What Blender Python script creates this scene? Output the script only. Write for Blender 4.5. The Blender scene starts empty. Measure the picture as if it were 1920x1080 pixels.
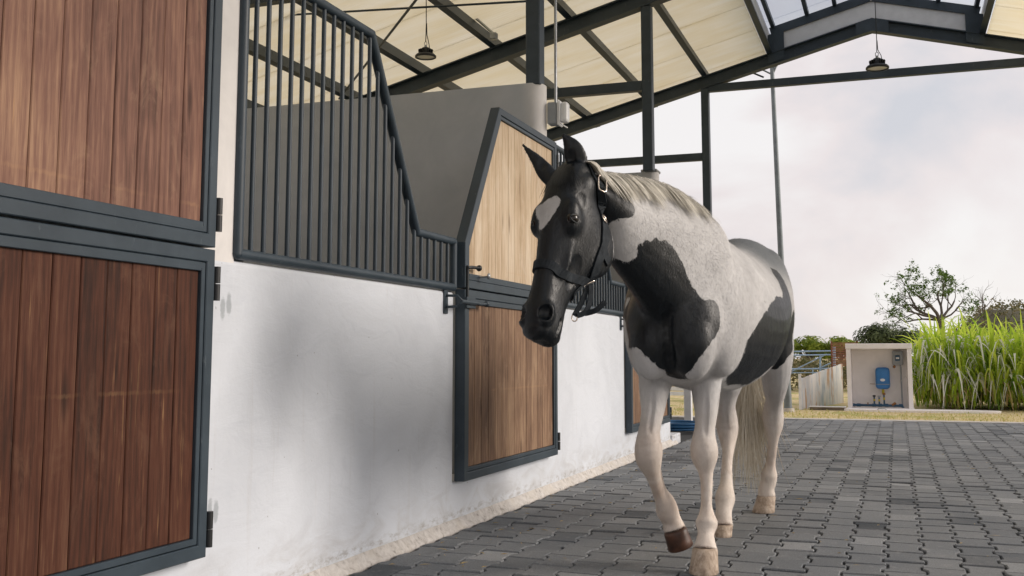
import bpy, bmesh, math, random
import numpy as np
from mathutils import Vector, Matrix, noise
from mathutils.bvhtree import BVHTree
R = math.radians
random.seed(7)
np.random.seed(7)
scene = bpy.context.scene
COL = scene.collection

# ------------------------------------------------------------------ camera
CAM_H = 0.9
FPX, CX, CY = 2000.0, 960.0, 442.0           # focal length and optical centre in 1920x1080 pixels
PITCH = math.atan(226 / 2000)
YAW = math.atan(0.36 * math.cos(PITCH))
fh = Vector((-math.sin(YAW), math.cos(YAW), 0))
RIGHT = Vector((math.cos(YAW), math.sin(YAW), 0))
FWD = fh * math.cos(PITCH) + Vector((0, 0, math.sin(PITCH)))
UP = -fh * math.sin(PITCH) + Vector((0, 0, math.cos(PITCH)))
CAM = Vector((0, 0, CAM_H))
cam = bpy.data.cameras.new('camera')
cam_o = bpy.data.objects.new('camera', cam)
COL.objects.link(cam_o)
cam_o.matrix_world = Matrix(((RIGHT.x, UP.x, -FWD.x, CAM.x), (RIGHT.y, UP.y, -FWD.y, CAM.y), (RIGHT.z, UP.z, -FWD.z, CAM.z), (0, 0, 0, 1)))
cam.sensor_width = 36
cam.lens = FPX / 1920 * 36
cam.shift_y = -(540 - CY) / 1920
cam.clip_end = 2000
cam.clip_start = 0.05
scene.camera = cam_o

# ------------------------------------------------------------------ light
SUN_EL, SUN_AZ = R(22), R(74)                # azimuth from +Y towards +X
to_sun = Vector((math.cos(SUN_EL) * math.sin(SUN_AZ), math.cos(SUN_EL) * math.cos(SUN_AZ), math.sin(SUN_EL)))
world = bpy.data.worlds.new('World')
scene.world = world
world.use_nodes = True
wn, wl = world.node_tree.nodes, world.node_tree.links
wn.clear()
w_out = wn.new('ShaderNodeOutputWorld')
w_bg = wn.new('ShaderNodeBackground')
w_sky = wn.new('ShaderNodeTexSky')
w_sky.sky_type = 'NISHITA'
w_sky.sun_disc = False
w_sky.sun_elevation = SUN_EL
w_sky.sun_rotation = SUN_AZ
w_bg.inputs['Strength'].default_value = 0.1
w_tc = wn.new('ShaderNodeTexCoord')
w_map = wn.new('ShaderNodeMapping')
w_map.inputs['Scale'].default_value = (1.0, 1.0, 2.2)
w_map.inputs['Location'].default_value = (0.3, 0.1, 0.0)
w_n = wn.new('ShaderNodeTexNoise')
w_n.inputs['Scale'].default_value = 3.0
w_n.inputs['Detail'].default_value = 7
w_n.inputs['Roughness'].default_value = 0.52
w_n.inputs['Distortion'].default_value = 0.5
w_r = wn.new('ShaderNodeValToRGB')
cr = w_r.color_ramp
cr.elements[0].position = 0.36
cr.elements[0].color = (4.1, 4.1, 4.35, 1)
cr.elements[1].position = 0.62
cr.elements[1].color = (5.75, 5.55, 5.5, 1)
e = cr.elements.new(0.5)
e.color = (5.25, 4.8, 4.78, 1)
w_mix = wn.new('ShaderNodeMixRGB')
w_mix.inputs['Fac'].default_value = 0.93     # thin overcast over the blue
wl.new(w_tc.outputs['Generated'], w_map.inputs['Vector'])
wl.new(w_map.outputs['Vector'], w_n.inputs['Vector'])
wl.new(w_n.outputs['Fac'], w_r.inputs['Fac'])
wl.new(w_sky.outputs['Color'], w_mix.inputs['Color1'])
wl.new(w_r.outputs['Color'], w_mix.inputs['Color2'])
wl.new(w_mix.outputs['Color'], w_bg.inputs['Color'])
wl.new(w_bg.outputs['Background'], w_out.inputs['Surface'])

sun = bpy.data.lights.new('sun', 'SUN')
sun.energy = 1.6
sun.angle = R(24)
sun.color = (1.0, 0.9, 0.8)
sun_o = bpy.data.objects.new('sun', sun)
COL.objects.link(sun_o)
sun_o.rotation_euler = to_sun.to_track_quat('Z', 'Y').to_euler()
sun_o.location = to_sun * 30

vs = scene.view_settings
vs.view_transform = 'Standard'
vs.look = 'None'
vs.exposure = 0.72
vs.gamma = 1.0
scene.render.engine = 'CYCLES'
scene.cycles.max_bounces = 8
scene.cycles.diffuse_bounces = 5


# ------------------------------------------------------------------ helpers
def ray(x, y):
    return FWD + RIGHT * ((x - CX) / FPX) + UP * ((CY - y) / FPX)


def at(x, y, X=None, Y=None, Z=None):
    r = ray(x, y)
    t = (X - CAM.x) / r.x if X is not None else (Y - CAM.y) / r.y if Y is not None else (Z - CAM.z) / r.z
    return CAM + r * t


def lin(r, g, b):
    f = lambda c: c / 12.92 if c <= 0.04045 else ((c + 0.055) / 1.055) ** 2.4
    return (f(r / 255), f(g / 255), f(b / 255), 1)


def link(o, parent=None):
    COL.objects.link(o)
    if parent is not None:
        o.parent = parent
    return o


def tag(o, label=None, cat=None, group=None, kind=None):
    if label: o['label'] = label
    if cat: o['category'] = cat
    if group: o['group'] = group
    if kind: o['kind'] = kind
    return o


def empty(name, loc=(0, 0, 0)):
    o = bpy.data.objects.new(name, None)
    o.location = loc
    o.empty_display_size = 0.1
    COL.objects.link(o)
    return o


class MB:
    """collects geometry for ONE mesh object"""
    def __init__(self):
        self.v, self.f, self.sm = [], [], []

    def add(self, vs_, fs, smooth=False):
        n = len(self.v)
        self.v.extend([tuple(p) for p in vs_])
        self.f.extend([tuple(i + n for i in q) for q in fs])
        self.sm.extend([smooth] * len(fs))
        return self

    def box(self, mn, mx, ch=0.0):
        x0, y0, z0 = mn
        x1, y1, z1 = mx
        if ch <= 0:
            vs_ = [(x0, y0, z0), (x1, y0, z0), (x1, y1, z0), (x0, y1, z0), (x0, y0, z1), (x1, y0, z1), (x1, y1, z1), (x0, y1, z1)]
            return self.add(vs_, [(0, 3, 2, 1), (4, 5, 6, 7), (0, 1, 5, 4), (1, 2, 6, 5), (2, 3, 7, 6), (3, 0, 4, 7)])
        bm = bmesh.new()
        bmesh.ops.create_cube(bm, size=1)
        for v in bm.verts:
            v.co = Vector(((x0 + x1) / 2 + v.co.x * (x1 - x0), (y0 + y1) / 2 + v.co.y * (y1 - y0), (z0 + z1) / 2 + v.co.z * (z1 - z0)))
        bmesh.ops.bevel(bm, geom=bm.edges[:], offset=ch, segments=2 if ch > 0.008 else 1, affect='EDGES', profile=0.5)
        bm.verts.ensure_lookup_table()
        bm.verts.index_update()
        self.add([v.co for v in bm.verts], [[v.index for v in f.verts] for f in bm.faces])
        bm.free()
        return self

    def bar(self, a, b, w, h, upv=(0, 0, 1), off=0.0):
        """rectangular bar from a to b, w sideways, h along upv"""
        a, b = Vector(a), Vector(b)
        d = (b - a).normalized()
        s = d.cross(Vector(upv)).normalized()
        u = s.cross(d).normalized()
        vs_ = []
        for p in (a, b):
            for (i, j) in ((-1, -1), (1, -1), (1, 1), (-1, 1)):
                vs_.append(p + s * (i * w / 2) + u * (j * h / 2 + off))
        return self.add(vs_, [(0, 3, 2, 1), (4, 5, 6, 7), (0, 1, 5, 4), (1, 2, 6, 5), (2, 3, 7, 6), (3, 0, 4, 7)])

    def tube(self, pts, r, n=10, caps=True, smooth=True):
        pts = [Vector(p) for p in pts]
        rs = r if isinstance(r, (list, tuple)) else [r] * len(pts)
        rings = []
        ref = None
        for i, p in enumerate(pts):
            if i == 0: t = pts[1] - p
            elif i == len(pts) - 1: t = p - pts[i - 1]
            else: t = (pts[i + 1] - p).normalized() + (p - pts[i - 1]).normalized()
            t.normalize()
            if ref is None:
                ref = Vector((0, 0, 1)) if abs(t.z) < 0.9 else Vector((1, 0, 0))
            s = t.cross(ref).normalized()
            u = s.cross(t).normalized()
            ref = u
            k = 1.0
            if 0 < i < len(pts) - 1:
                c = (pts[i + 1] - p).normalized().dot((p - pts[i - 1]).normalized())
                k = 1 / max(0.6, math.sqrt((1 + c) / 2))
            rings.append([p + (s * math.cos(2 * math.pi * j / n) + u * math.sin(2 * math.pi * j / n)) * rs[i] * (k if k < 1.3 else 1.3) for j in range(n)])
        vs_ = [q for rg in rings for q in rg]
        fs = []
        for i in range(len(rings) - 1):
            for j in range(n):
                fs.append((i * n + j, i * n + (j + 1) % n, (i + 1) * n + (j + 1) % n, (i + 1) * n + j))
        self.add(vs_, fs, smooth)
        if caps:
            self.add(rings[0], [tuple(range(n))[::-1]])
            self.add(rings[-1], [tuple(range(n))])
        return self

    def lathe(self, prof, c, n=24, axis=(0, 0, 1), smooth=True):
        c = Vector(c)
        q = Vector((0, 0, 1)).rotation_difference(Vector(axis))
        vs_, fs = [], []
        for (r_, z_) in prof:
            for j in range(n):
                a = 2 * math.pi * j / n
                vs_.append(c + q @ Vector((r_ * math.cos(a), r_ * math.sin(a), z_)))
        for i in range(len(prof) - 1):
            for j in range(n):
                fs.append((i * n + j, i * n + (j + 1) % n, (i + 1) * n + (j + 1) % n, (i + 1) * n + j))
        return self.add(vs_, fs, smooth)

    def build(self, name, mat, parent=None, recalc=False):
        me = bpy.data.meshes.new(name)
        me.from_pydata(self.v, [], self.f)
        if recalc:
            bm = bmesh.new()
            bm.from_mesh(me)
            bmesh.ops.recalc_face_normals(bm, faces=bm.faces[:])
            bm.to_mesh(me)
            bm.free()
        me.polygons.foreach_set('use_smooth', self.sm)
        me.materials.append(mat)
        me.update()
        return link(bpy.data.objects.new(name, me), parent)


def inset(poly, w):
    """inset a convex counter-clockwise polygon of 2-tuples by w"""
    n = len(poly)
    L = []
    for i in range(n):
        a, b = Vector(poly[i]), Vector(poly[(i + 1) % n])
        d = (b - a).normalized()
        nrm = Vector((-d.y, d.x))
        L.append((a + nrm * w, d))
    out = []
    for i in range(n):
        (p, d), (q, g) = L[i - 1], L[i]
        den = d.x * g.y - d.y * g.x
        t = ((q.x - p.x) * g.y - (q.y - p.y) * g.x) / den
        out.append((p.x + d.x * t, p.y + d.y * t))
    return out


def slab_yz(mb, poly, x0, x1, ch=0.002):
    """convex polygon in (Y,Z), counter-clockwise seen from +X, extruded from x0 to x1 with a chamfered front"""
    n = len(poly)
    ins = inset(poly, ch)
    vs_ = [(x0, y, z) for y, z in poly] + [(x1 - ch, y, z) for y, z in poly] + [(x1, y, z) for y, z in ins]
    fs = [tuple(range(n))[::-1], tuple(range(2 * n, 3 * n))]
    for k in (0, 1):
        for i in range(n):
            j = (i + 1) % n
            fs.append((k * n + i, k * n + j, (k + 1) * n + j, (k + 1) * n + i))
    mb.add(vs_, fs)


def ring_yz(mb, outer, w, x0, x1, ch=0.003):
    """frame around a convex polygon in (Y,Z)"""
    n = len(outer)
    inner = inset(outer, w)
    o2, i2 = inset(outer, ch), inset(outer, w - ch)
    loops = [[(x0, *p) for p in outer], [(x1 - ch, *p) for p in outer], [(x1, *p) for p in o2], [(x1, *p) for p in i2], [(x1 - ch, *p) for p in inner], [(x0, *p) for p in inner]]
    vs_ = [p for l in loops for p in l]
    fs = []
    m = len(loops)
    for k in range(m):
        k2 = (k + 1) % m
        for i in range(n):
            j = (i + 1) % n
            fs.append((k * n + i, k * n + j, k2 * n + j, k2 * n + i))
    mb.add(vs_, fs)


def clip_poly(poly, axis, lo, hi):
    """clip a convex 2d polygon to lo <= p[axis] <= hi"""
    def half(ps, s, lim):
        out = []
        for i in range(len(ps)):
            a, b = ps[i - 1], ps[i]
            da, db = s * (a[axis] - lim), s * (b[axis] - lim)
            if (da >= 0) != (db >= 0):
                t = da / (da - db)
                out.append((a[0] + (b[0] - a[0]) * t, a[1] + (b[1] - a[1]) * t))
            if db >= 0: out.append(b)
        return out
    ps = half(poly, 1, lo)
    return half(ps, -1, hi) if ps else ps


# ------------------------------------------------------------------ materials
class NT:
    def __init__(self, name):
        self.m = bpy.data.materials.new(name)
        self.m.use_nodes = True
        self.n, self.l = self.m.node_tree.nodes, self.m.node_tree.links
        self.b = self.n['Principled BSDF']

    def node(self, t, **kw):
        o = self.n.new('ShaderNode' + t)
        for k, v in kw.items():
            if k.startswith('i_'):
                o.inputs[k[2:].replace('_', ' ')].default_value = v
            else: setattr(o, k, v)
        return o

    def coord(self, kind='Object', scale=(1, 1, 1), rnd=False):
        tc = self.node('TexCoord')
        mp = self.node('Mapping')
        mp.inputs['Scale'].default_value = scale
        src = tc.outputs[kind]
        if rnd:
            oi = self.node('ObjectInfo')
            mu = self.node('VectorMath', operation='SCALE')
            cmb = self.node('CombineXYZ')
            for k in range(3): self.l.new(oi.outputs['Random'], cmb.inputs[k])
            mu.inputs['Scale'].default_value = 37.0
            self.l.new(cmb.outputs[0], mu.inputs[0])
            ad = self.node('VectorMath', operation='ADD')
            self.l.new(src, ad.inputs[0])
            self.l.new(mu.outputs[0], ad.inputs[1])
            src = ad.outputs[0]
        self.l.new(src, mp.inputs['Vector'])
        return mp.outputs['Vector']

    def noise(self, vec, scale, detail=4, rough=0.55, dist=0.0):
        t = self.node('TexNoise')
        t.inputs['Scale'].default_value = scale
        t.inputs['Detail'].default_value = detail
        t.inputs['Roughness'].default_value = rough
        t.inputs['Distortion'].default_value = dist
        if vec is not None: self.l.new(vec, t.inputs['Vector'])
        return t.outputs['Fac']

    def ramp(self, fac, *stops):
        r_ = self.node('ValToRGB')
        c = r_.color_ramp
        c.elements[0].position, c.elements[0].color = stops[0]
        c.elements[1].position, c.elements[1].color = stops[-1]
        for p, col in stops[1:-1]:
            e_ = c.elements.new(p)
            e_.color = col
        self.l.new(fac, r_.inputs['Fac'])
        return r_.outputs['Color']

    def mix(self, fac, a, b, mode='MIX'):
        m_ = self.node('MixRGB', blend_type=mode)
        for s, v in (('Fac', fac), ('Color1', a), ('Color2', b)):
            if isinstance(v, (int, float, tuple)):
                m_.inputs[s].default_value = v
            else: self.l.new(v, m_.inputs[s])
        return m_.outputs['Color']

    def math(self, op, a, b=None, c=None):
        m_ = self.node('Math', operation=op)
        for i, v in enumerate((a, b, c)):
            if v is None: continue
            if isinstance(v, (int, float)): m_.inputs[i].default_value = v
            else: self.l.new(v, m_.inputs[i])
        return m_.outputs[0]

    def smooth(self, v, a, b):
        m_ = self.node('MapRange', interpolation_type='SMOOTHSTEP')
        m_.inputs['From Min'].default_value = a
        m_.inputs['From Max'].default_value = b
        self.l.new(v, m_.inputs['Value'])
        return m_.outputs['Result']

    def bump(self, h, strength=0.3, dist=0.01):
        b_ = self.node('Bump')
        b_.inputs['Strength'].default_value = strength
        b_.inputs['Distance'].default_value = dist
        self.l.new(h, b_.inputs['Height'])
        self.l.new(b_.outputs['Normal'], self.b.inputs['Normal'])

    def set(self, col=None, rough=0.6, metal=0.0, spec=None):
        if col is not None:
            if isinstance(col, tuple): self.b.inputs['Base Color'].default_value = col
            else: self.l.new(col, self.b.inputs['Base Color'])
        if isinstance(rough, (int, float)): self.b.inputs['Roughness'].default_value = rough
        else: self.l.new(rough, self.b.inputs['Roughness'])
        self.b.inputs['Metallic'].default_value = metal
        if spec is not None: self.b.inputs['Specular IOR Level'].default_value = spec
        return self.m


def g4(v, a=1): return (v, v, v, a)


def plain(name, col, rough=0.6, metal=0.0, var=0.12, scale=9):
    t = NT(name)
    v = t.coord()
    n = t.noise(v, scale, 5)
    c2 = tuple(max(0, c * (1 - var * 2.2)) for c in col[:3]) + (1,)
    c3 = tuple(min(1, c * (1 + var)) for c in col[:3]) + (1,)
    t.set(t.ramp(n, (0.3, c2), (0.7, c3)), rough, metal)
    return t.m


def mat_plaster(name, base, dirty=True):
    t = NT(name)
    v = t.coord()
    big = t.noise(v, 1.3, 5, 0.6, 0.6)
    fine = t.noise(v, 60, 4)
    tro = t.noise(t.coord(scale=(1, 0.5, 1.2)), 7, 5, 0.6, 1.2)
    d = tuple(c * 0.86 for c in base[:3]) + (1,)
    col = t.ramp(big, (0.3, d), (0.62, base))
    col = t.mix(t.math('MULTIPLY', t.smooth(tro, 0.5, 0.75), 0.25), col, (base[0] * 0.75, base[1] * 0.76, base[2] * 0.78, 1))
    if dirty:
        geo = t.node('NewGeometry')
        sp = t.node('SeparateXYZ')
        t.l.new(geo.outputs['Position'], sp.inputs[0])
        streak = t.noise(t.coord(scale=(1, 6, 0.35)), 3.2, 4, 0.6)
        low = t.math('SUBTRACT', 1.0, t.smooth(sp.outputs['Z'], 0.04, 0.32))
        m_ = t.math('MULTIPLY', low, t.smooth(tro, 0.38, 0.66))
        col = t.mix(t.math('MULTIPLY', m_, 0.28), col, lin(160, 150, 136))
        # splash-eroded band just above the mortar strip
        band = t.math('MULTIPLY', t.smooth(sp.outputs['Z'], 0.045, 0.06), t.math('SUBTRACT', 1.0, t.smooth(sp.outputs['Z'], 0.07, 0.115)))
        er = t.noise(t.coord(scale=(1, 1, 2.5)), 14, 6, 0.7)
        col = t.mix(t.math('MULTIPLY', band, t.math('MULTIPLY', t.smooth(er, 0.44, 0.66), 0.6)), col, lin(146, 140, 132))
        col = t.mix(t.math('MULTIPLY', t.smooth(streak, 0.58, 0.8), 0.16), col, lin(165, 155, 142))
        # four hand-sized mortar patches by the hinges
        for (py_, pz_) in ((3.19, 1.07), (3.225, 1.085), (3.15, 0.375), (3.185, 0.37)):
            dy = t.math('MULTIPLY', t.math('SUBTRACT', sp.outputs['Y'], py_), 1 / 0.016)
            dz = t.math('MULTIPLY', t.math('SUBTRACT', sp.outputs['Z'], pz_), 1 / 0.042)
            rr = t.math('ADD', t.math('MULTIPLY', dy, dy), t.math('MULTIPLY', dz, dz))
            rr = t.math('ADD', rr, t.math('MULTIPLY', t.math('SUBTRACT', er, 0.5), 2.5))
            mk = t.math('SUBTRACT', 1.0, t.smooth(rr, 0.3, 1.3))
            col = t.mix(t.math('MULTIPLY', mk, 0.5), col, lin(120, 128, 132))
    t.set(col, 0.85, spec=0.25)
    # scuffs and hairline marks
    scf = t.noise(t.coord(scale=(1, 2.2, 9)), 4.0, 5, 0.75, 1.0)
    col = t.mix(t.math('MULTIPLY', t.smooth(scf, 0.66, 0.74), 0.22), col, lin(140, 142, 146))
    spk = t.noise(v, 38, 2, 0.5)
    col = t.mix(t.math('MULTIPLY', t.smooth(spk, 0.74, 0.78), 0.6), col, lin(110, 104, 98))
    t.l.new(col, t.b.inputs['Base Color'])
    t.bump(t.math('ADD', t.math('MULTIPLY', tro, 1.0), t.math('MULTIPLY', fine, 0.25)), 0.3, 0.012)
    return t.m


def mat_wood(name, dark, mid, light, markz=None, gloss=0.42, bleach=0.0):
    t = NT(name)
    v = t.coord('Object', (1, 1, 1), rnd=True)
    g1 = t.noise(t.coord('Object', (1, 9, 0.55), rnd=True), 7, 6, 0.6, 0.7)
    g2 = t.noise(t.coord('Object', (1, 60, 1.6), rnd=True), 6, 4, 0.6, 0.2)
    wv = t.node('TexWave', wave_type='RINGS', rings_direction='X')
    wv.inputs['Scale'].default_value = 2.4
    wv.inputs['Distortion'].default_value = 7.0
    wv.inputs['Detail'].default_value = 3.0
    wv.inputs['Detail Scale'].default_value = 1.4
    t.l.new(t.coord('Object', (1, 5.0, 0.7), rnd=True), wv.inputs['Vector'])
    big = t.noise(t.coord('Object', (1, 1.2, 0.6)), 3.2, 4, 0.6, 0.5)
    oi = t.node('ObjectInfo')
    a = t.math('ADD', t.math('MULTIPLY', g1, 0.55), t.math('MULTIPLY', wv.outputs['Fac'], 0.10))
    a = t.math('ADD', a, t.math('MULTIPLY', g2, 0.33))
    a = t.math('ADD', a, t.math('MULTIPLY', t.math('SUBTRACT', oi.outputs['Random'], 0.5), 0.16))
    a = t.math('ADD', a, t.math('MULTIPLY', t.math('SUBTRACT', big, 0.5), 0.5))
    col = t.ramp(a, (0.24, dark), (0.5, mid), (0.82, light))
    vo = t.node('TexVoronoi')
    vo.inputs['Scale'].default_value = 1.0
    t.l.new(t.coord('Object', (1, 7.5, 1.6), rnd=True), vo.inputs['Vector'])
    kn = t.math('SUBTRACT', 1.0, t.smooth(vo.outputs['Distance'], 0.03, 0.16))
    col = t.mix(t.math('MULTIPLY', kn, 0.75), col, (dark[0] * 0.55, dark[1] * 0.5, dark[2] * 0.5, 1))
    wear = t.noise(t.coord('Object', (1, 3.0, 1.4)), 3.0, 6, 0.7, 0.8)
    col = t.mix(t.math('MULTIPLY', t.smooth(wear, 0.52, 0.72), 0.4), col, (light[0] * 0.9, light[1] * 0.92, light[2] * 0.95, 1))
    st = t.noise(t.coord('Object', (1, 26, 0.8)), 2.6, 4, 0.7, 0.3)
    st2 = t.math('MULTIPLY', t.smooth(st, 0.6, 0.72), t.smooth(big, 0.42, 0.62))
    col = t.mix(t.math('MULTIPLY', st2, 0.4 + bleach), col, lin(205, 165, 115))
    if markz is not None:
        geo = t.node('NewGeometry')
        sp = t.node('SeparateXYZ')
        t.l.new(geo.outputs['Position'], sp.inputs[0])
        wob = t.math('MULTIPLY', t.math('SUBTRACT', g1, 0.5), 0.02)
        dz = t.math('ABSOLUTE', t.math('ADD', t.math('SUBTRACT', sp.outputs['Z'], markz), wob))
        ln = t.math('SUBTRACT', 1.0, t.smooth(dz, 0.002, 0.009))
        col = t.mix(t.math('MULTIPLY', ln, t.math('MULTIPLY', t.smooth(big, 0.42, 0.66), 0.14)), col, lin(200, 160, 115))
    t.set(col, t.math('ADD', gloss + 0.1, t.math('MULTIPLY', g1, 0.2)), spec=0.22)
    t.bump(t.math('ADD', g2, t.math('MULTIPLY', g1, 0.5)), 0.18, 0.004)
    return t.m


def mat_steel():
    t = NT('painted_steel')
    v = t.coord()
    n = t.noise(v, 3.0, 6, 0.65, 0.4)
    sc = t.noise(t.coord(scale=(1, 1, 0.3)), 26, 5, 0.7)
    col = t.ramp(n, (0.3, (0.022, 0.035, 0.048, 1)), (0.7, (0.043, 0.063, 0.082, 1)))
    col = t.mix(t.math('MULTIPLY', t.smooth(sc, 0.62, 0.72), 0.3), col, (0.16, 0.19, 0.21, 1))
    t.set(col, t.math('ADD', 0.38, t.math('MULTIPLY', n, 0.2)), spec=0.45)
    t.bump(sc, 0.08, 0.003)
    return t.m


def mat_paver():
    t = NT('grey_concrete_paver')
    v = t.coord()
    geo = t.node('NewGeometry')
    oi = t.node('ObjectInfo')
    rnd = t.math('FRACT', t.math('ADD', geo.outputs['Random Per Island'], oi.outputs['Random']))
    pos = t.node('Mapping')
    t.l.new(geo.outputs['Position'], pos.inputs['Vector'])
    big = t.noise(pos.outputs[0], 1.6, 5, 0.6, 0.4)
    grit = t.noise(pos.outputs[0], 160, 3, 0.7)
    med = t.noise(pos.outputs[0], 14, 5, 0.65)
    base = t.ramp(rnd, (0.0, (0.05, 0.058, 0.068, 1)), (0.07, (0.115, 0.126, 0.138, 1)), (0.2, (0.14, 0.151, 0.163, 1)), (0.9, (0.178, 0.189, 0.2, 1)), (1.0, (0.27, 0.28, 0.29, 1)))
    base = t.mix(t.math('MULTIPLY', t.smooth(big, 0.35, 0.65), 0.5), base, t.mix(0.5, base, (0.25, 0.25, 0.245, 1)))
    base = t.mix(0.5, base, t.ramp(grit, (0.28, g4(0.25)), (0.72, g4(1.7))), 'MULTIPLY')
    stain = t.noise(pos.outputs[0], 0.9, 7, 0.75, 1.2)
    base = t.mix(t.math('MULTIPLY', t.smooth(stain, 0.56, 0.68), 0.55), base, t.mix(0.65, base, (0.04, 0.048, 0.056, 1)))
    base = t.mix(t.math('MULTIPLY', t.smooth(med, 0.55, 0.78), 0.4), base, (0.42, 0.4, 0.38, 1))
    t.set(base, 0.82, spec=0.3)
    t.bump(t.math('ADD', grit, med), 0.35, 0.004)
    return t.m


M = {}
M['plaster'] = mat_plaster('white_lime_plaster', lin(216, 221, 229))
M['plaster_grey'] = mat_plaster('grey_cement_plaster', lin(158, 158, 158), False)
M['steel'] = mat_steel()
M['wood_low1'] = mat_wood('varnished_dark_boards', lin(40, 24, 18), lin(80, 47, 34), lin(112, 80, 62), 0.79)
M['wood_up1'] = mat_wood('weathered_brown_boards', lin(82, 58, 50), lin(126, 92, 79), lin(172, 138, 112), 1.40)
M['wood_low2'] = mat_wood('worn_shaded_boards', lin(84, 64, 52), lin(130, 102, 82), lin(182, 154, 126), 0.71, bleach=0.1)  # darker lower leaf: the horse's shadow is put into the board colour
M['wood_up2'] = mat_wood('sunlit_pale_boards', lin(158, 132, 102), lin(200, 178, 150), lin(228, 214, 194), 1.40, bleach=0.1)  # paler upper leaf: sunlight above the horse's shadow is put into the colour
M['paver'] = mat_paver()
M['joint'] = plain('paver_joint_sand', (0.022, 0.024, 0.026, 1), 0.95)
M['black'] = plain('black_metal', (0.012, 0.014, 0.016, 1), 0.45)
M['galv'] = plain('galvanised_metal', (0.42, 0.44, 0.46, 1), 0.4, 0.7)
M['whiteplastic'] = plain('white_plastic', (0.72, 0.73, 0.74, 1), 0.35, 0, 0.04)
M['greyplastic'] = plain('grey_plastic', (0.3, 0.32, 0.34, 1), 0.4, 0, 0.06)
M['concrete'] = plain('pale_concrete', (0.55, 0.52, 0.48, 1), 0.9, 0, 0.14, 12)


def mat_mortar():
    t = NT('rough_mortar')
    v = t.coord()
    n = t.noise(v, 24, 7, 0.7, 0.5)
    b_ = t.noise(v, 4, 5, 0.6)
    col = t.ramp(n, (0.33, lin(132, 127, 121)), (0.42, lin(186, 181, 176)), (0.6, lin(208, 204, 200)))
    col = t.mix(t.math('MULTIPLY', t.smooth(b_, 0.45, 0.7), 0.5), col, lin(196, 188, 176))
    t.set(col, 0.9, spec=0.2)
    t.bump(n, 0.25, 0.006)
    return t.m


def mat_roof():
    t = NT('cream_roof_sheet')
    v = t.coord()
    wv = t.node('TexWave', bands_direction='Y')
    wv.inputs['Scale'].default_value = 6.0
    wv.inputs['Distortion'].default_value = 0.0
    t.l.new(v, wv.inputs['Vector'])
    n = t.noise(t.coord(scale=(0.5, 2.5, 1)), 2.2, 5, 0.6)
    col = t.ramp(n, (0.3, lin(246, 238, 216)), (0.7, lin(253, 249, 237)))
    t.set(col, 0.7, spec=0.2)
    t.bump(t.math('POWER', wv.outputs['Fac'], 4.0), 0.5, 0.012)
    tr = t.node('BsdfTranslucent')
    t.l.new(col, tr.inputs['Color'])
    mx = t.node('MixShader')
    mx.inputs['Fac'].default_value = 0.82
    t.l.new(t.b.outputs[0], mx.inputs[1])
    t.l.new(tr.outputs[0], mx.inputs[2])
    t.l.new(mx.outputs[0], t.n['Material Output'].inputs['Surface'])
    return t.m


def mat_polycarb():
    t = NT('milky_polycarbonate')
    t.set((0.75, 0.8, 0.86, 1), 0.4)
    tr = t.node('BsdfTranslucent')
    tr.inputs['Color'].default_value = (0.9, 0.93, 0.97, 1)
    tp = t.node('BsdfTransparent')
    tp.inputs['Color'].default_value = (0.86, 0.9, 0.95, 1)
    a = t.node('MixShader')
    a.inputs['Fac'].default_value = 0.7
    t.l.new(tr.outputs[0], a.inputs[1])
    t.l.new(tp.outputs[0], a.inputs[2])
    b_ = t.node('MixShader')
    b_.inputs['Fac'].default_value = 0.85
    t.l.new(t.b.outputs[0], b_.inputs[1])
    t.l.new(a.outputs[0], b_.inputs[2])
    t.l.new(b_.outputs[0], t.n['Material Output'].inputs['Surface'])
    return t.m


def mat_leaf(name, c1, c2, trans=0.3, rough=0.5):
    t = NT(name)
    geo = t.node('NewGeometry')
    n = t.noise(t.coord(), 1.1, 3)
    f = t.math('ADD', t.math('MULTIPLY', geo.outputs['Random Per Island'], 0.6), t.math('MULTIPLY', n, 0.4))
    col = t.ramp(f, (0.2, c1), (0.8, c2))
    t.set(col, rough, spec=0.3)
    tr = t.node('BsdfTranslucent')
    t.l.new(col, tr.inputs['Color'])
    mx = t.node('MixShader')
    mx.inputs['Fac'].default_value = trans
    t.l.new(t.b.outputs[0], mx.inputs[1])
    t.l.new(tr.outputs[0], mx.inputs[2])
    t.l.new(mx.outputs[0], t.n['Material Output'].inputs['Surface'])
    return t.m


M['mortar'] = mat_mortar()
M['roof'] = mat_roof()
M['polycarb'] = mat_polycarb()
M['bark'] = plain('tree_bark', (0.12, 0.1, 0.085, 1), 0.9, 0, 0.2, 20)


def mat_ground():
    t = NT('dry_grass_ground')
    v = t.coord()
    n = t.noise(v, 0.9, 6, 0.65, 0.3)
    f = t.noise(v, 14, 5, 0.7)
    col = t.ramp(f, (0.3, lin(150, 128, 84)), (0.48, lin(196, 176, 132)), (0.6, lin(216, 204, 168)), (0.75, lin(150, 158, 60)))
    col = t.mix(t.math('MULTIPLY', t.smooth(n, 0.5, 0.62), 0.55), col, lin(120, 138, 44))
    t.set(col, 0.95, spec=0.1)
    t.bump(f, 0.6, 0.03)
    return t.m


M['ground'] = mat_ground()

# ------------------------------------------------------------------ setting
XW = -2.22                      # aisle face of the stall fronts
YEND = 16.05                    # end of the paving
mb = MB()
N = 40
ext = 420
xs = [-ext + 2 * ext * (i / N) for i in range(N + 1)]
mb.add([(x, y, -0.06) for y in [-ext + 2 * ext * j / N for j in range(N + 1)] for x in xs],
       [(j * (N + 1) + i, j * (N + 1) + i + 1, (j + 1) * (N + 1) + i + 1, (j + 1) * (N + 1) + i) for j in range(N) for i in range(N)])
tag(mb.build('ground', M['ground']), kind='structure')
# grassy bank just beyond the paving, level with it
mb = MB()
mb.box((-30, YEND + 0.24, -0.055), (40, 60, -0.004))
tag(mb.build('verge', M['ground']), kind='structure')

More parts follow.
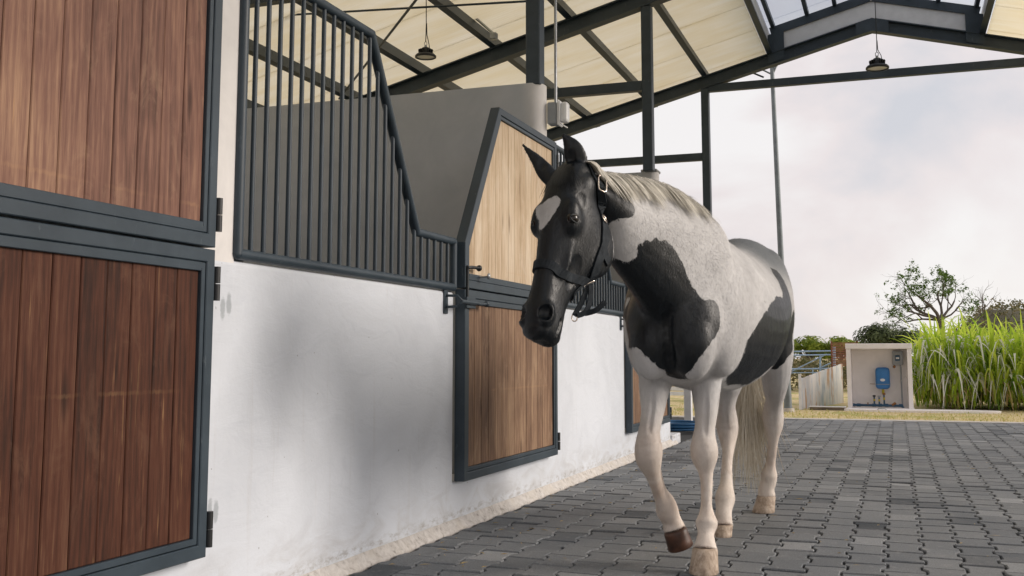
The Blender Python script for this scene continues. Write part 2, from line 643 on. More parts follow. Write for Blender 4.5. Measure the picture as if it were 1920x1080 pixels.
# paved floor
pav = MB().box((-8, -5, -0.055), (6.2, YEND, -0.012)).build('paved_floor', M['joint'])
tag(pav, kind='structure')
PA, PB = 0.16, 0.245            # paver pitch across / along


def paver_geo(cx, cy, dz, tx, ty):
    g = 0.0048
    w1, w0, h, q, t_ = PA / 2 + 0.010 - g, PA / 2 - 0.010 - g, PB / 2 - g * 0.8, PB / 4, 0.014
    right = [(w1, -h), (w1, -q - t_), (w0, -q + t_), (w0, q - t_), (w1, q + t_), (w1, h)]
    out = right + [(-x, y) for x, y in right[::-1]]
    n = len(out)
    ins = []
    for i in range(n):
        x, y = out[i]
        ins.append((x - math.copysign(0.004, x), y - math.copysign(0.004, y) * (1 if abs(y) > q + t_ + 0.001 else 0)))
    z = lambda x, y: dz + tx * x + ty * y
    v = [(cx + x, cy + y, -0.03) for x, y in out] + [(cx + x, cy + y, z(x, y) - 0.005) for x, y in out] + [(cx + x, cy + y, z(x, y)) for x, y in ins]
    f = []
    for k in (0, 1):
        for i in range(n):
            j = (i + 1) % n
            f.append((k * n + i, k * n + j, (k + 1) * n + j, (k + 1) * n + i))
    # top: three convex pieces
    T = lambda i: 2 * n + i
    f += [(T(0), T(1), T(10), T(11)), (T(1), T(2), T(9), T(10)), (T(2), T(3), T(8), T(9)), (T(3), T(4), T(7), T(8)), (T(4), T(5), T(6), T(7))]
    return v, f


pavers = []
for i in range(int(7.6 / PA) + 1):
    cx = XW + 0.06 + PA / 2 + i * PA
    for j in range(-4, int(YEND / PB) + 1):
        cy = j * PB + (PB / 2 if i % 2 else 0)
        if cy + PB / 2 > YEND: continue
        v_ = Vector((cx, cy, 0)) - CAM
        d = v_.dot(FWD)
        vis = False
        if d > 0.5:
            px, py = CX + FPX * v_.dot(RIGHT) / d, CY - FPX * v_.dot(UP) / d
            vis = -20 < px < 1940 and py < 1100 and cx > XW
        pavers.append((0 if vis else 1, d if vis else 1e3 + cy, cx, cy))
pavers.sort()
base_meshes = []
for k in range(6):
    v, f = paver_geo(0, 0, 0, random.uniform(-.02, .02), random.uniform(-.02, .02))
    me = bpy.data.meshes.new('paver')
    me.from_pydata(v, [], f)
    me.materials.append(M['paver'])
    base_meshes.append(me)
rest = MB()
for k, (_, _, cx, cy) in enumerate(pavers):
    dz = random.gauss(0, 0.0016) - (0.006 if random.random() < 0.04 else 0)
    if k < 300:
        o = bpy.data.objects.new('paver', base_meshes[k % 6])
        o.location = (cx + random.uniform(-.0012, .0012), cy + random.uniform(-.0015, .0015), dz)
        link(o, pav)
    else:
        rest.add(*paver_geo(cx, cy, dz, random.uniform(-.02, .02), random.uniform(-.02, .02)))
tag(rest.build('paver_field', M['paver'], pav), kind='stuff')
tag(MB().box((-8, YEND, -0.05), (7, YEND + 0.22, 0.006), 0.006).build('kerb', M['concrete']), kind='structure')

# ------------------------------------------------------------------ stable building
B = empty('stable_building', (XW, 7, 0))
tag(B, 'open stable building with white stall fronts, dark steel frame and cream gabled roof', 'stable')
PINV = Vector((-XW, -7, 0))


def bpart(mbx, name, mat, parent=None, recalc=False):
    """a part of the building, its mesh shifted so that it may sit under the building's empty"""
    if parent is None:
        mbx.v = [(x + PINV.x, y + PINV.y, z) for x, y, z in mbx.v]
        return mbx.build(name, mat, B, recalc)
    mbx.v = [(x + PINV.x, y + PINV.y, z) for x, y, z in mbx.v]
    return mbx.build(name, mat, parent, recalc)


MODS = (-3.9, 0.0, 3.81)
ZS, ZT, ZD = 1.262, 2.37, 0.245
D0, D1 = 5.29, 6.95             # door of the middle stall
# low wall running under the doors, panels beside the doors
def wall_run(y0, y1, z1, r=0.02, name='front_wall', x=None):
    """wall of constant section along Y with a rounded top edge, square ends so that runs butt without a seam"""
    x = XW if x is None else x
    prof = [(x - 0.16, -0.02), (x, -0.02)]
    for i in range(5):
        a_ = math.pi / 2 * i / 4
        prof.append((x - r + r * math.cos(a_), z1 - r + r * math.sin(a_)))
    for i in range(5):
        a_ = math.pi / 2 + math.pi / 2 * i / 4
        prof.append((x - 0.16 + r + r * math.cos(a_), z1 - r + r * math.sin(a_)))
    m = len(prof)
    v = [(px_, y0, pz_) for px_, pz_ in prof] + [(px_, y1, pz_) for px_, pz_ in prof]
    mbx = MB().add(v, [tuple(range(m)), tuple(range(m, 2 * m))[::-1]])
    mbx.add(v, [(i, m + i, m + (i + 1) % m, (i + 1) % m) for i in range(m)])
    return bpart(mbx, name, M['plaster'], recalc=True)


for k, dy in enumerate(MODS):
    wall_run(D0 + dy - 0.02, D1 + dy + 0.02, ZD - 0.004, 0.006, 'threshold_wall')
    y0 = (D1 + MODS[k - 1] + 0.02) if k else -2.0
    wall_run(y0, D0 + dy - 0.02, 1.243)
# plaster return at the far end of the block
wall_run(D1 + MODS[2] + 0.02, 11.05, 1.0)


def partition(y0, y1, mat, name='partition_wall', front_mat=None):
    """stall divider with a rounded nose at the aisle"""
    r = (y1 - y0) / 2
    xn = XW - 0.002
    rr = min(r, 0.085 if y0 > 4 else 0.016)
    pts = [(-6.1, y0), ]
    prof = []
    n = 7
    for i in range(n):
        a = -math.pi / 2 + (math.pi / 2) * i / (n - 1)
        prof.append((xn - rr + rr * math.cos(a), y0 + rr + rr * math.sin(a)))
    for i in range(n):
        a = (math.pi / 2) * i / (n - 1)
        prof.append((xn - rr + rr * math.cos(a), y1 - rr + rr * math.sin(a)))
    out = [(-6.1, y0)] + prof + [(-6.1, y1)]
    m = len(out)
    v = [(x, y, -0.02) for x, y in out] + [(x, y, 2.77) for x, y in out]
    f = [tuple(range(m, 2 * m))]
    mbx = MB().add(v, f)
    mbx.add(v, [(i, (i + 1) % m, m + (i + 1) % m, m + i) for i in range(m)], True)
    o = bpart(mbx, name, mat)
    return o


def mat_partition():
    """grey cement with a white coat on the rounded nose facing the aisle"""
    t = NT('partition_plaster')
    geo = t.node('NewGeometry')
    sp = t.node('SeparateXYZ')
    t.l.new(geo.outputs['Position'], sp.inputs[0])
    n = t.noise(t.coord(), 3, 5, 0.6, 0.5)
    f = t.noise(t.coord(), 50, 4)
    x = t.math('ADD', sp.outputs['X'], t.math('MULTIPLY', t.math('SUBTRACT', n, 0.5), 0.05))
    grey = t.ramp(n, (0.3, lin(168, 172, 177)), (0.7, lin(184, 187, 191)))
    white = t.ramp(n, (0.3, lin(205, 203, 202)), (0.7, lin(228, 225, 223)))
    t.set(t.mix(t.smooth(x, XW - 0.16, XW - 0.02), grey, white), 0.85, spec=0.2)
    t.bump(t.math('ADD', n, t.math('MULTIPLY', f, 0.2)), 0.2, 0.01)
    return t.m


M['partition'] = mat_partition()
PY = ((2.98 - 3.9 + 0.02, 3.19 - 3.9), (3.06, 3.262), (6.8, 7.0), (10.58, 10.78))
PCY = (3.125, 6.89, 10.62, 14.1)
for (a, b) in PY:
    partition(a, b, M['partition'])
bpart(MB().box((-6.25, -2, -0.02), (-6.1, 10.78, 2.0), 0.01), 'back_wall', M['plaster_grey'])
# mortar strip at the foot of the wall
prof = [(XW + 0.001, -0.02), (XW + 0.044, -0.02), (XW + 0.042, 0.006), (XW + 0.024, 0.022), (XW + 0.007, 0.046), (XW + 0.001, 0.05)]
mbx = MB()
NY = 240
vv = []
for j in range(NY + 1):
    y = -2 + 13.25 * j / NY
    for k, (x, z) in enumerate(prof):
        nz = noise.noise(Vector((y * 3.1, k * 2.0, 0))) * 0.004 + noise.noise(Vector((y * 14, k * 3.0, 4))) * 0.002
        w = 1 if 2 <= k <= 4 else (0.7 if k == 5 else 0)
        vv.append((x + nz * 0.35 * w, y, z + nz * w))
m = len(prof)
mbx.add(vv, [(j * m + k, j * m + k + 1, (j + 1) * m + k + 1, (j + 1) * m + k) for j in range(NY) for k in range(m - 1)], True)
bpart(mbx, 'mortar_strip', M['mortar'], recalc=True)
# small step at the far end of the wall
bpart(MB().box((XW - 0.16, 11.06, -0.02), (XW + 0.02, 11.5, 0.09), 0.01), 'step', M['plaster'])


def hinge(parent, y, z, h=0.115):
    x = XW + 0.062
    mbx = MB()
    mbx.tube([(x, y, z), (x, y, z + h * 0.485)], 0.0125, 10)
    mbx.tube([(x, y, z + h * 0.515), (x, y, z + h)], 0.0125, 10)
    mbx.box((x - 0.02, y - 0.035, z + 0.004), (x - 0.004, y, z + h - 0.004))
    bpart(mbx, 'hinge', M['black'], parent)


def door(dy, wl_, wu, latch=True, wide=0.065):
    d0, d1 = D0 + dy, D1 + dy
    x0, x1 = XW + 0.004, XW + 0.062
    obs = []
    for up in (False, True):
        if not up: poly = [(d0, ZD), (d1, ZD), (d1, ZS - 0.004), (d0, ZS - 0.004)]
        else: poly = [(d0, ZS + 0.004), (d1, ZS + 0.004), (d1, ZT), (d0 + 0.53, ZT), (d0, 1.512)]
        mbx = MB()
        ring_yz(mbx, poly, wide * 0.68, x0, x1, 0.003)
        ring_yz(mbx, inset(poly, wide * 0.68 + 0.0025), wide * 0.32, x0, x1 - 0.004, 0.002)
        # wider rail where the two leaves meet
        z = (ZS - 0.08, ZS - 0.05) if not up else (ZS + 0.05, ZS + 0.085)
        mbx.box((x0, d0 + wide + 0.003, z[0]), (x1 - 0.0035, d1 - wide - 0.003, z[1]), 0.002)
        leaf = bpart(mbx, 'upper_door' if up else 'lower_door', M['steel'])
        inn = inset(poly, wide + 0.003)
        n = 14
        pw = (inn[1][0] - inn[0][0]) / n
        for i in range(n):
            a = inn[0][0] + pw * i
            ps = clip_poly(inn, 0, a + 0.0012, a + pw - 0.0012)
            if len(ps) < 3: continue
            pm = MB()
            # drop duplicate points
            qs = []
            for p in ps:
                if not qs or (Vector(p) - Vector(qs[-1])).length > 1e-4: qs.append(p)
            if (Vector(qs[0]) - Vector(qs[-1])).length < 1e-4: qs.pop()
            slab_yz(pm, qs, x0 + 0.012, x1 - 0.016 + random.uniform(-.001, .001), 0.003)
            bpart(pm, 'plank', wu if up else wl_, leaf)
        obs.append(leaf)
        for zz in ((ZS - 0.155 - 0.02, ZD + 0.03) if not up else (ZS + 0.06, 2.17)):
            hinge(leaf, d1 + 0.012, zz)
    lo, upd = obs
    if latch:
        # sliding bolt to the wall plate
        zb = 1.187
        mbx = MB()
        mbx.box((x1 + 0.001, d0 + 0.0, zb - 0.03), (x1 + 0.012, d0 + 0.125, zb + 0.03), 0.002)
        mbx.box((x1 + 0.012, d0 + 0.01, zb - 0.012), (x1 + 0.024, d0 + 0.12, zb + 0.012), 0.003)
        mbx.tube([(x1 + 0.018, d0 - 0.13, zb), (x1 + 0.018, d0 + 0.12, zb)], 0.011, 10)
        mbx.tube([(x1 + 0.02, d0 + 0.11, zb), (x1 + 0.03, d0 + 0.15, zb - 0.005), (x1 + 0.032, d0 + 0.22, zb)], 0.009, 8)
        mbx.lathe([(0.0, -0.018), (0.012, -0.014), (0.018, 0), (0.012, 0.014), (0, 0.018)], (x1 + 0.032, d0 + 0.235, zb), 12, (0, 1, 0))
        bpart(mbx, 'bolt', M['steel'], lo)
        mbx = MB()
        mbx.box((XW + 0.001, d0 - 0.155, zb - 0.065), (XW + 0.008, d0 - 0.105, zb + 0.065), 0.002)
        mbx.tube([(XW + 0.005, d0 - 0.13, zb - 0.03), (XW + 0.07, d0 - 0.13, zb - 0.028), (XW + 0.1, d0 - 0.13, zb), (XW + 0.07, d0 - 0.13, zb + 0.028), (XW + 0.005, d0 - 0.13, zb + 0.03)], 0.007, 8)
        bpart(mbx, 'keeper_plate', M['steel'], lo)
        # turn latch joining upper and lower leaves
        mbx = MB()
        mbx.bar((x1 + 0.006, d0 + 0.02, 1.20), (x1 + 0.006, d0 + 0.02, 1.385), 0.02, 0.008, (1, 0, 0))
        mbx.tube([(x1 + 0.006, d0 + 0.02, 1.375), (x1 + 0.02, d0 + 0.05, 1.378), (x1 + 0.022, d0 + 0.13, 1.38)], 0.009, 8)
        mbx.lathe([(0.0, -0.018), (0.013, -0.013), (0.018, 0), (0.013, 0.013), (0, 0.018)], (x1 + 0.022, d0 + 0.145, 1.38), 12, (0, 1, 0))
        bpart(mbx, 'turn_latch', M['black'], upd)
        mbx = MB()
        mbx.tube([(x1 - 0.004, d0 + 0.215, 1.335), (x1 + 0.05, d0 + 0.215, 1.34)], 0.005, 8)
        mbx.lathe([(0.0, -0.006), (0.016, -0.004), (0.018, 0.004), (0.0, 0.008)], (x1 + 0.052, d0 + 0.215, 1.34), 12, (1, 0, 0))
        bpart(mbx, 'knob', M['galv'], upd)
    return obs


for k, dy in enumerate(MODS):
    door(dy, M['wood_low1'] if k == 0 else M['wood_low2'], M['wood_up1'] if k == 0 else M['wood_up2'], latch=k > 0)


def grille(dy, last=5.264):
    xg = XW + 0.003
    a, c = 3.262 + dy, last + dy
    pr = 0.021
    zb, zt, zl = 1.266, 2.372, 1.512
    k1, k2 = 4.268 + dy, 4.785 + dy
    mbx = MB()
    def chain(ps):
        mbx.tube([(xg, y, z) for y, z in ps], pr, 14)
    chain([(a, zb - 0.0), (a, zt)])
    chain([(a, zb), (c, zb)])
    chain([(a, zt), (k1, zt), (k2, zl), (c, zl)])
    chain([(c, zb), (c, zl)])
    # small flat foot plates fixing the panel to the wall
    for y in (a + 0.03, c - 0.03):
        mbx.box((xg - 0.06, y - 0.03, 1.2435), (xg - 0.01, y + 0.03, 1.25))
    for (y, z) in ((a, zb), (a, zt), (c, zb), (c, zl), (k1, zt), (k2, zl)):
        mbx.lathe([(0.0001, -pr), (pr * 0.7, -pr * 0.7), (pr, 0), (pr * 0.7, pr * 0.7), (0.0001, pr)], (xg, y, z), 14)
    g = bpart(mbx, 'grille', M['steel'])
    n = 23
    for i in range(n):
        y = a + (c - a) * (i + 1) / (n + 1)
        z = zt if y <= k1 else (zl if y >= k2 else zt + (zl - zt) * (y - k1) / (k2 - k1))
        bpart(MB().tube([(xg, y, zb), (xg, y, z)], 0.0098, 10, False), 'bar', M['steel'], g)


grille(0.0)
grille(3.81, 5.26)

# ---- steel frame and roof
RX, SL, ZAP = -0.13, 0.262, 5.04     # ridge position, slope, underside of the rafter at the ridge
zr = lambda x: ZAP - SL * abs(x - RX)
XL, XR = -7.0, 2.4
RH = 0.165
FR = (-0.6, 3.12, 6.86, 10.5, 14.1)


def i_beam(mbx, a, b, w, h):
    """simple I section, underside on the line a-b"""
    t = 0.014
    mbx.bar(a, b, w, t, (0, 0, 1), t / 2)
    mbx.bar(a, b, w, t, (0, 0, 1), h - t / 2)
    mbx.bar(a, b, 0.012, h - 2 * t, (0, 0, 1), h / 2)


for y in FR:
    for (xe) in (XL, XR):
        mbx = MB()
        a = (RX, y, zr(RX)) if xe < RX else (RX, y, zr(RX))
        b = (xe, y, zr(xe))
        i_beam(mbx, a, b, 0.13, RH)
        bpart(mbx, 'rafter', M['steel'])
for k, y in enumerate(FR):
    zc0 = 2.76 if y < 12 and y > 3 else 0.0
    if y < 3: continue
    x0, x1 = XW - 0.115, XW - 0.012
    mbx = MB().box((x0, y - 0.055, zc0), (x1, y + 0.055, zr(XW - 0.06) - 0.002), 0.006)
    bpart(mbx, 'column', M['steel'])
    mbx = MB().box((1.96, y - 0.055, 0.0), (2.07, y + 0.055, zr(2.0) - 0.002), 0.006)
    bpart(mbx, 'column', M['steel'])
# grey mortar pad where the columns meet the dividers
bpart(MB().box((XW - 0.17, 10.585, 2.771), (XW + 0.0, 10.775, 2.80), 0.008), 'mortar_pad', M['plaster_grey'])
# tie beams and side beams
bpart(MB().bar((XW - 0.06, 14.1, 4.475), (2.0, 14.1, 4.475), 0.08, 0.1), 'tie_beam', M['steel'])
bpart(MB().bar((-6.0, 14.1, 3.55), (XW - 0.118, 14.1, 3.55), 0.08, 0.1), 'side_beam', M['steel'])
bpart(MB().bar((-6.0, 10.5, 3.645), (XW - 0.118, 10.5, 3.645), 0.08, 0.1), 'side_beam', M['steel'])
bpart(MB().bar((-6.0, 6.86, 3.645), (XW - 0.118, 6.86, 3.645), 0.08, 0.1), 'side_beam', M['steel'])
# purlins
Y0R, Y1R = -1.6, 14.75
PH = 0.12


def purlin(x, y0=Y0R, y1=Y1R, w=0.07):
    s = 1 if x < RX else -1
    z = zr(x) + RH
    nrm = Vector((-SL * s, 0, 1)).normalized()
    mbx = MB()
    # C section: web and two lips
    a, b = Vector((x, y0, z)), Vector((x, y1, z))
    mbx.bar(a, b, w, PH, nrm, PH / 2 + 0.002)
    mbx.bar(a + Vector((w / 2 * s, 0, 0)), b + Vector((w / 2 * s, 0, 0)), 0.006, 0.025, nrm, 0.016)
    bpart(mbx, 'purlin', M['steel'])


PX = [-1.42, -2.28, -3.1, -3.95, -4.8, -5.65, -6.5]
for x in PX: purlin(x)
for x in (1.16, 2.02): purlin(x)
# roof sheets
T0 = RH + PH + 0.004


def sheet(xa, xb, y0, y1, name, mat, th=0.03, lift=T0):
    s = 1 if xa < RX else -1
    nrm = Vector((-SL * s, 0, 1)).normalized()
    vs_ = []
    for off in (0, th):
        for (x, y) in ((xa, y0), (xb, y0), (xb, y1), (xa, y1)):
            p = Vector((x, y, zr(x))) + nrm * (lift + off)
            vs_.append(p)
    return bpart(MB().add(vs_, [(0, 3, 2, 1), (4, 5, 6, 7), (0, 1, 5, 4), (1, 2, 6, 5), (2, 3, 7, 6), (3, 0, 4, 7)]), name, mat, recalc=True)


MON = 1.24                      # half width of the raised ridge
SHW = 1.0
y = Y0R - 0.1
while y < Y1R:
    y1 = min(y + SHW - 0.008, Y1R + 0.1)
    sheet(XL - 0.2, RX - MON - 0.06, y, y1, 'roof_panel', M['roof'])
    sheet(RX + MON + 0.06, XR + 0.2, y, y1, 'roof_panel', M['roof'])
    y += SHW
# raised glazed ridge
UPZ = 0.4
zu = lambda x: zr(x) + UPZ
for y in FR:
    for s in (-1, 1):
        xe = RX + s * (MON + 0.02)
        mbx = MB()
        mbx.bar((RX, y, zu(RX)), (xe, y, zu(xe)), 0.08, 0.11, (0, 0, 1), 0.055)
        bpart(mbx, 'ridge_rafter', M['steel'])
        bpart(MB().box((xe - 0.045, y - 0.045, zr(xe) + RH), (xe + 0.045, y + 0.045, zu(xe) - 0.012), 0.004), 'ridge_post', M['steel'])
# gusset plates at the ridge and under the raised ridge
for y in FR:
    v = []
    for yy in (y - 0.067, y + 0.067):
        v += [(RX - 0.2, yy, zr(RX - 0.2) + 0.004), (RX, yy, zr(RX) - 0.004), (RX + 0.2, yy, zr(RX + 0.2) + 0.004), (RX + 0.2, yy, zr(RX + 0.2) + RH - 0.004), (RX, yy, zr(RX) + RH + 0.002), (RX - 0.2, yy, zr(RX - 0.2) + RH - 0.004)]
    bpart(MB().add(v, [tuple(range(6)), tuple(range(6, 12))[::-1]] + [(i, (i + 1) % 6, 6 + (i + 1) % 6, 6 + i) for i in range(6)]), 'gusset_plate', M['steel'], recalc=True)
    for s in (-1, 1):
        v = []
        xa, xb = RX + s * (MON - 0.14), RX + s * (MON + 0.07)
        for yy in (y - 0.052, y - 0.046):
            v += [(xa, yy, zr(xa) + 0.03), (xb, yy, zr(xb) + 0.03), (xb, yy, zu(xb) + 0.02), (xa, yy, zu(xa) + 0.02)]
        bpart(MB().add(v, [(0, 1, 2, 3), (7, 6, 5, 4)] + [(i, (i + 1) % 4, 4 + (i + 1) % 4, 4 + i) for i in range(4)]), 'gusset_plate', M['steel'], recalc=True)
# infill sheet closing the raised ridge at the far gable
for s in (-1, 1):
    xa, xb = RX, RX + s * (MON - 0.03)
    v = []
    for yy in (14.09, 14.11):
        v += [(xa, yy, zr(xa) + RH), (xb, yy, zr(xb) + RH), (xb, yy, zu(xb)), (xa, yy, zu(xa))]
    bpart(MB().add(v, [(0, 1, 2, 3), (7, 6, 5, 4), (0, 4, 5, 1), (1, 5, 6, 2), (2, 6, 7, 3), (3, 7, 4, 0)]), 'gable_panel', M['whiteplastic'], recalc=True)
for s in (-1, 1):
    for q in (0.04, 0.45, 0.8, 1.24):
        x = RX + s * q
        bpart(MB().bar((x, Y0R, zu(x) + 0.13), (x, Y1R, zu(x) + 0.13), 0.05, 0.06), 'ridge_purlin', M['steel'])
    xe = RX + s * (MON + 0.085)
    bpart(MB().bar((xe, Y0R, zr(xe) + RH + 0.25), (xe, Y1R, zr(xe) + RH + 0.25), 0.012, 0.3), 'flashing', M['whiteplastic'])
y = Y0R
while y < Y1R:
    y1 = min(y + 1.2 - 0.01, Y1R)
    sheet(RX - MON - 0.25, RX - 0.0, y, y1, 'skylight_panel', M['polycarb'], 0.012, UPZ + 0.165)
    sheet(RX + 0.25 + MON, RX + 0.0001, y, y1, 'skylight_panel', M['polycarb'], 0.012, UPZ + 0.165)
    y += 1.2
# bracing rods under the left slope
def rod(a, b, r=0.011):
    bpart(MB().tube([a, b], r, 8), 'bracing_rod', M['steel'])
p1 = at(1020, 0, Y=7.6)
rod(at(440, 34, Y=8.4), at(1010, 1, Y=8.1), 0.01)
rod(at(850, -90, Y=7.2), at(636, 185, Y=10.3), 0.012)
rod(at(1400, 132, Y=14.3), at(1432, 145, Y=14.3), 0.012)
# conduit with clamps
bpart(MB().tube([at(1041, -120, X=XW + 0.02), at(1042, 195, X=XW + 0.02)], 0.0105, 10), 'conduit', M['galv'])
bpart(MB().tube([at(845, -8, Y=9.9), at(924, 62, Y=9.9)], 0.014, 8), 'conduit', M['galv'])
bpart(MB().box(tuple(at(926, 68, Y=9.9) - Vector((.035, .03, .035))), tuple(at(926, 68, Y=9.9) + Vector((.035, .03, .035))), 0.006), 'junction_box', M['galv'])

# weatherproof socket on the divider's nose
q0, q1 = at(1045, 193, X=-2.15), at(1045, 235, X=-2.15)
yc = 6.95
S = empty('outdoor_socket', (XW, yc, 2.49))
tag(S, 'grey weatherproof socket box with white cover on the wall end above the second door', 'socket')
def spart(mbx, name, mat): 
    mbx.v = [(x - XW, y - yc, z - 2.49) for x, y, z in mbx.v]
    return mbx.build(name, mat, S)
spart(MB().box((XW + 0.006, yc - 0.045, 2.495), (XW + 0.075, yc + 0.045, 2.65), 0.008), 'box', M['greyplastic'])
spart(MB().box((XW + 0.079, yc - 0.05, 2.485), (XW + 0.095, yc + 0.05, 2.665), 0.006).box((XW + 0.097, yc - 0.04, 2.505), (XW + 0.15, yc + 0.04, 2.65), 0.018), 'cover', M['whiteplastic'])
spart(MB().tube([(XW + 0.1, yc - 0.052, 2.65), (XW + 0.1, yc - 0.056, 2.5), (XW + 0.125, yc - 0.03, 2.478), (XW + 0.14, yc, 2.47)], 0.005, 8), 'bail', M['whiteplastic'])

# ------------------------------------------------------------------ hanging lamps
M['lens'] = plain('lamp_lens', (0.78, 0.74, 0.62, 1), 0.3, 0, 0.03)


def high_bay(p, top, r, label):
    L = empty('high_bay_lamp', p)
    tag(L, label, 'lamp', 'high bay lamps hung under the roof')
    k = r / 0.1
    MB().lathe([(0.001, 0.075 * k), (0.03 * k, 0.075 * k), (0.046 * k, 0.06 * k), (0.05 * k, 0.02 * k), (0.088 * k, 0.008 * k), (0.1 * k, -0.006 * k), (0.1 * k, -0.02 * k), (0.088 * k, -0.022 * k), (0.086 * k, -0.012 * k), (0.001, -0.012 * k)], (0, 0, 0), 28).build('housing', M['black'], L)
    MB().lathe([(0.085 * k, -0.0135 * k), (0.05 * k, -0.0155 * k), (0.001, -0.0165 * k)], (0, 0, 0), 28).build('lens', M['lens'], L)
    mbx = MB()
    for j in range(16):
        a_ = 2 * math.pi * j / 16
        c, s_ = math.cos(a_), math.sin(a_)
        mbx.bar((0.045 * k * c, 0.045 * k * s_, 0.035 * k), (0.068 * k * c, 0.068 * k * s_, 0.032 * k), 0.004 * k, 0.045 * k)
    mbx.build('cooling_fins', M['black'], L)
    MB().lathe([(0.001, 0.07 * k), (0.014 * k, 0.075 * k), (0.012 * k, 0.1 * k), (0.001, 0.104 * k)], (0, 0, 0), 12).tube([(-0.012 * k, 0, 0.1 * k), (-0.012 * k, 0, 0.125 * k), (0, 0, 0.135 * k), (0.012 * k, 0, 0.125 * k), (0.012 * k, 0, 0.1 * k)], 0.003 * k, 8).build('hook', M['galv'], L)
    h = top - p.z
    MB().tube([(0, 0, 0.13 * k), (0.004, 0, 0.3), (0, 0, h)], 0.0045, 8).build('cable', M['black'], L)
    MB().tube([(0.04 * k, 0, 0.06 * k), (0.035 * k, 0, 0.1 * k), (0.012, 0, 0.19), (0.008, 0, 0.3)], 0.004, 8).build('flex', M['black'], L)
    return L


p = at(798, 104, Y=8.65)
high_bay(p, zr(p.x) + RH, 0.097, 'round black lamp hanging on a cable over the second stall')
p = at(1645, 125, Y=12.3)
high_bay(p, zr(p.x) + UPZ, 0.125, 'round black lamp hanging from the ridge before the far gable')

# ------------------------------------------------------------------ horse
def ring_pts(c, ax, ay, rx, ry, n=24, e=1.0):
    out = []
    for i in range(n):
        a_ = 2 * math.pi * i / n
        ca, sa = math.cos(a_), math.sin(a_)
        ca = math.copysign(abs(ca) ** e, ca)
        sa = math.copysign(abs(sa) ** e, sa)
        out.append(c + ax * (rx * ca) + ay * (ry * sa))
    return out


def loft(mbx, rings):
    n = len(rings[0])
    v = [p for r_ in rings for p in r_]
    f = [(i * n + j, i * n + (j + 1) % n, (i + 1) * n + (j + 1) % n, (i + 1) * n + j) for i in range(len(rings) - 1) for j in range(n)]
    f.append(tuple(range(n))[::-1])
    f.append(tuple(range((len(rings) - 1) * n, len(rings) * n)))
    mbx.add(v, f)


def resample(rows, m):
    """Catmull-Rom through rows of numbers"""
    A = np.array(rows, float)
    n = len(A)
    out = []
    for k in range(m):
        t = k * (n - 1) / (m - 1)
        i = min(int(t), n - 2)
        u = t - i
        p0, p1, p2, p3 = A[max(i - 1, 0)], A[i], A[i + 1], A[min(i + 2, n - 1)]
        out.append(0.5 * ((2 * p1) + (-p0 + p2) * u + (2 * p0 - 5 * p1 + 4 * p2 - p3) * u * u + (-p0 + 3 * p1 - 3 * p2 + p3) * u ** 3))
    return out


V = Vector
hb = MB()
# trunk: Y, centre x, top z, bottom z, half width, squareness
trunk = [
    (4.36, -0.885, 1.14, 0.95, 0.08),
    (4.42, -0.882, 1.25, 0.84, 0.17),
    (4.52, -0.875, 1.34, 0.79, 0.215),
    (4.66, -0.868, 1.42, 0.765, 0.235),
    (4.82, -0.858, 1.475, 0.75, 0.25),
    (5.0, -0.845, 1.49, 0.735, 0.275),
    (5.2, -0.832, 1.47, 0.725, 0.30),
    (5.4, -0.82, 1.455, 0.735, 0.315),
    (5.6, -0.81, 1.465, 0.775, 0.31),
    (5.78, -0.803, 1.51, 0.84, 0.295),
    (5.95, -0.798, 1.55, 0.90, 0.285),
    (6.1, -0.795, 1.54, 0.96, 0.265),
    (6.22, -0.793, 1.48, 1.02, 0.22),
    (6.31, -0.792, 1.40, 1.09, 0.15),
    (6.36, -0.792, 1.30, 1.16, 0.07),
]
rings = []
for (y, xc, zt_, zb_, hw) in resample(trunk, 44):
    zc, hz = (zt_ + zb_) / 2, (zt_ - zb_) / 2
    rg = []
    for i in range(36):
        a_ = 2 * math.pi * i / 36
        ca, sa = math.cos(a_), math.sin(a_)
        w = hw * (1 - (0.16 if y < 5.6 else 0.16 - 0.12 * min(1, (y - 5.6) / 0.3)) * max(0, sa) ** 1.5)          # narrower towards the back line
        rg.append(V((xc + w * ca, y, zc - 0.02 * (1 - sa * sa) + hz * sa)))
    rings.append(rg)
loft(hb, rings)


def ell(c, r, rot=None, n=14):
    """ellipsoid mass"""
    c = V(c)
    rg = []
    for i in range(n + 1):
        th = math.pi * i / n
        th = min(max(th, 0.02), math.pi - 0.02)
        row = []
        for j in range(18):
            ph = 2 * math.pi * j / 18
            p_ = V((r[0] * math.sin(th) * math.cos(ph), r[1] * math.sin(th) * math.sin(ph), r[2] * math.cos(th)))
            if rot is not None: p_ = rot @ p_
            row.append(c + p_)
        rg.append(row)
    loft(hb, rg)


from mathutils import Euler
# shoulder, breast and haunch masses
ell((-0.70, 4.70, 1.07), (0.105, 0.20, 0.27), Euler((R(-24), 0, R(-4))).to_matrix())
ell((-1.03, 4.67, 1.06), (0.105, 0.19, 0.27), Euler((R(-24), 0, R(4))).to_matrix())
ell((-0.795, 4.45, 0.95), (0.1, 0.1, 0.15))
ell((-0.965, 4.45, 0.95), (0.1, 0.1, 0.15))
ell((-0.64, 6.02, 1.16), (0.125, 0.24, 0.33), Euler((R(12), 0, 0)).to_matrix())
ell((-0.95, 5.96, 1.16), (0.125, 0.24, 0.33), Euler((R(4), 0, 0)).to_matrix())
# withers
ell((-0.845, 5.0, 1.43), (0.085, 0.24, 0.075), Euler((R(-4), 0, 0)).to_matrix())

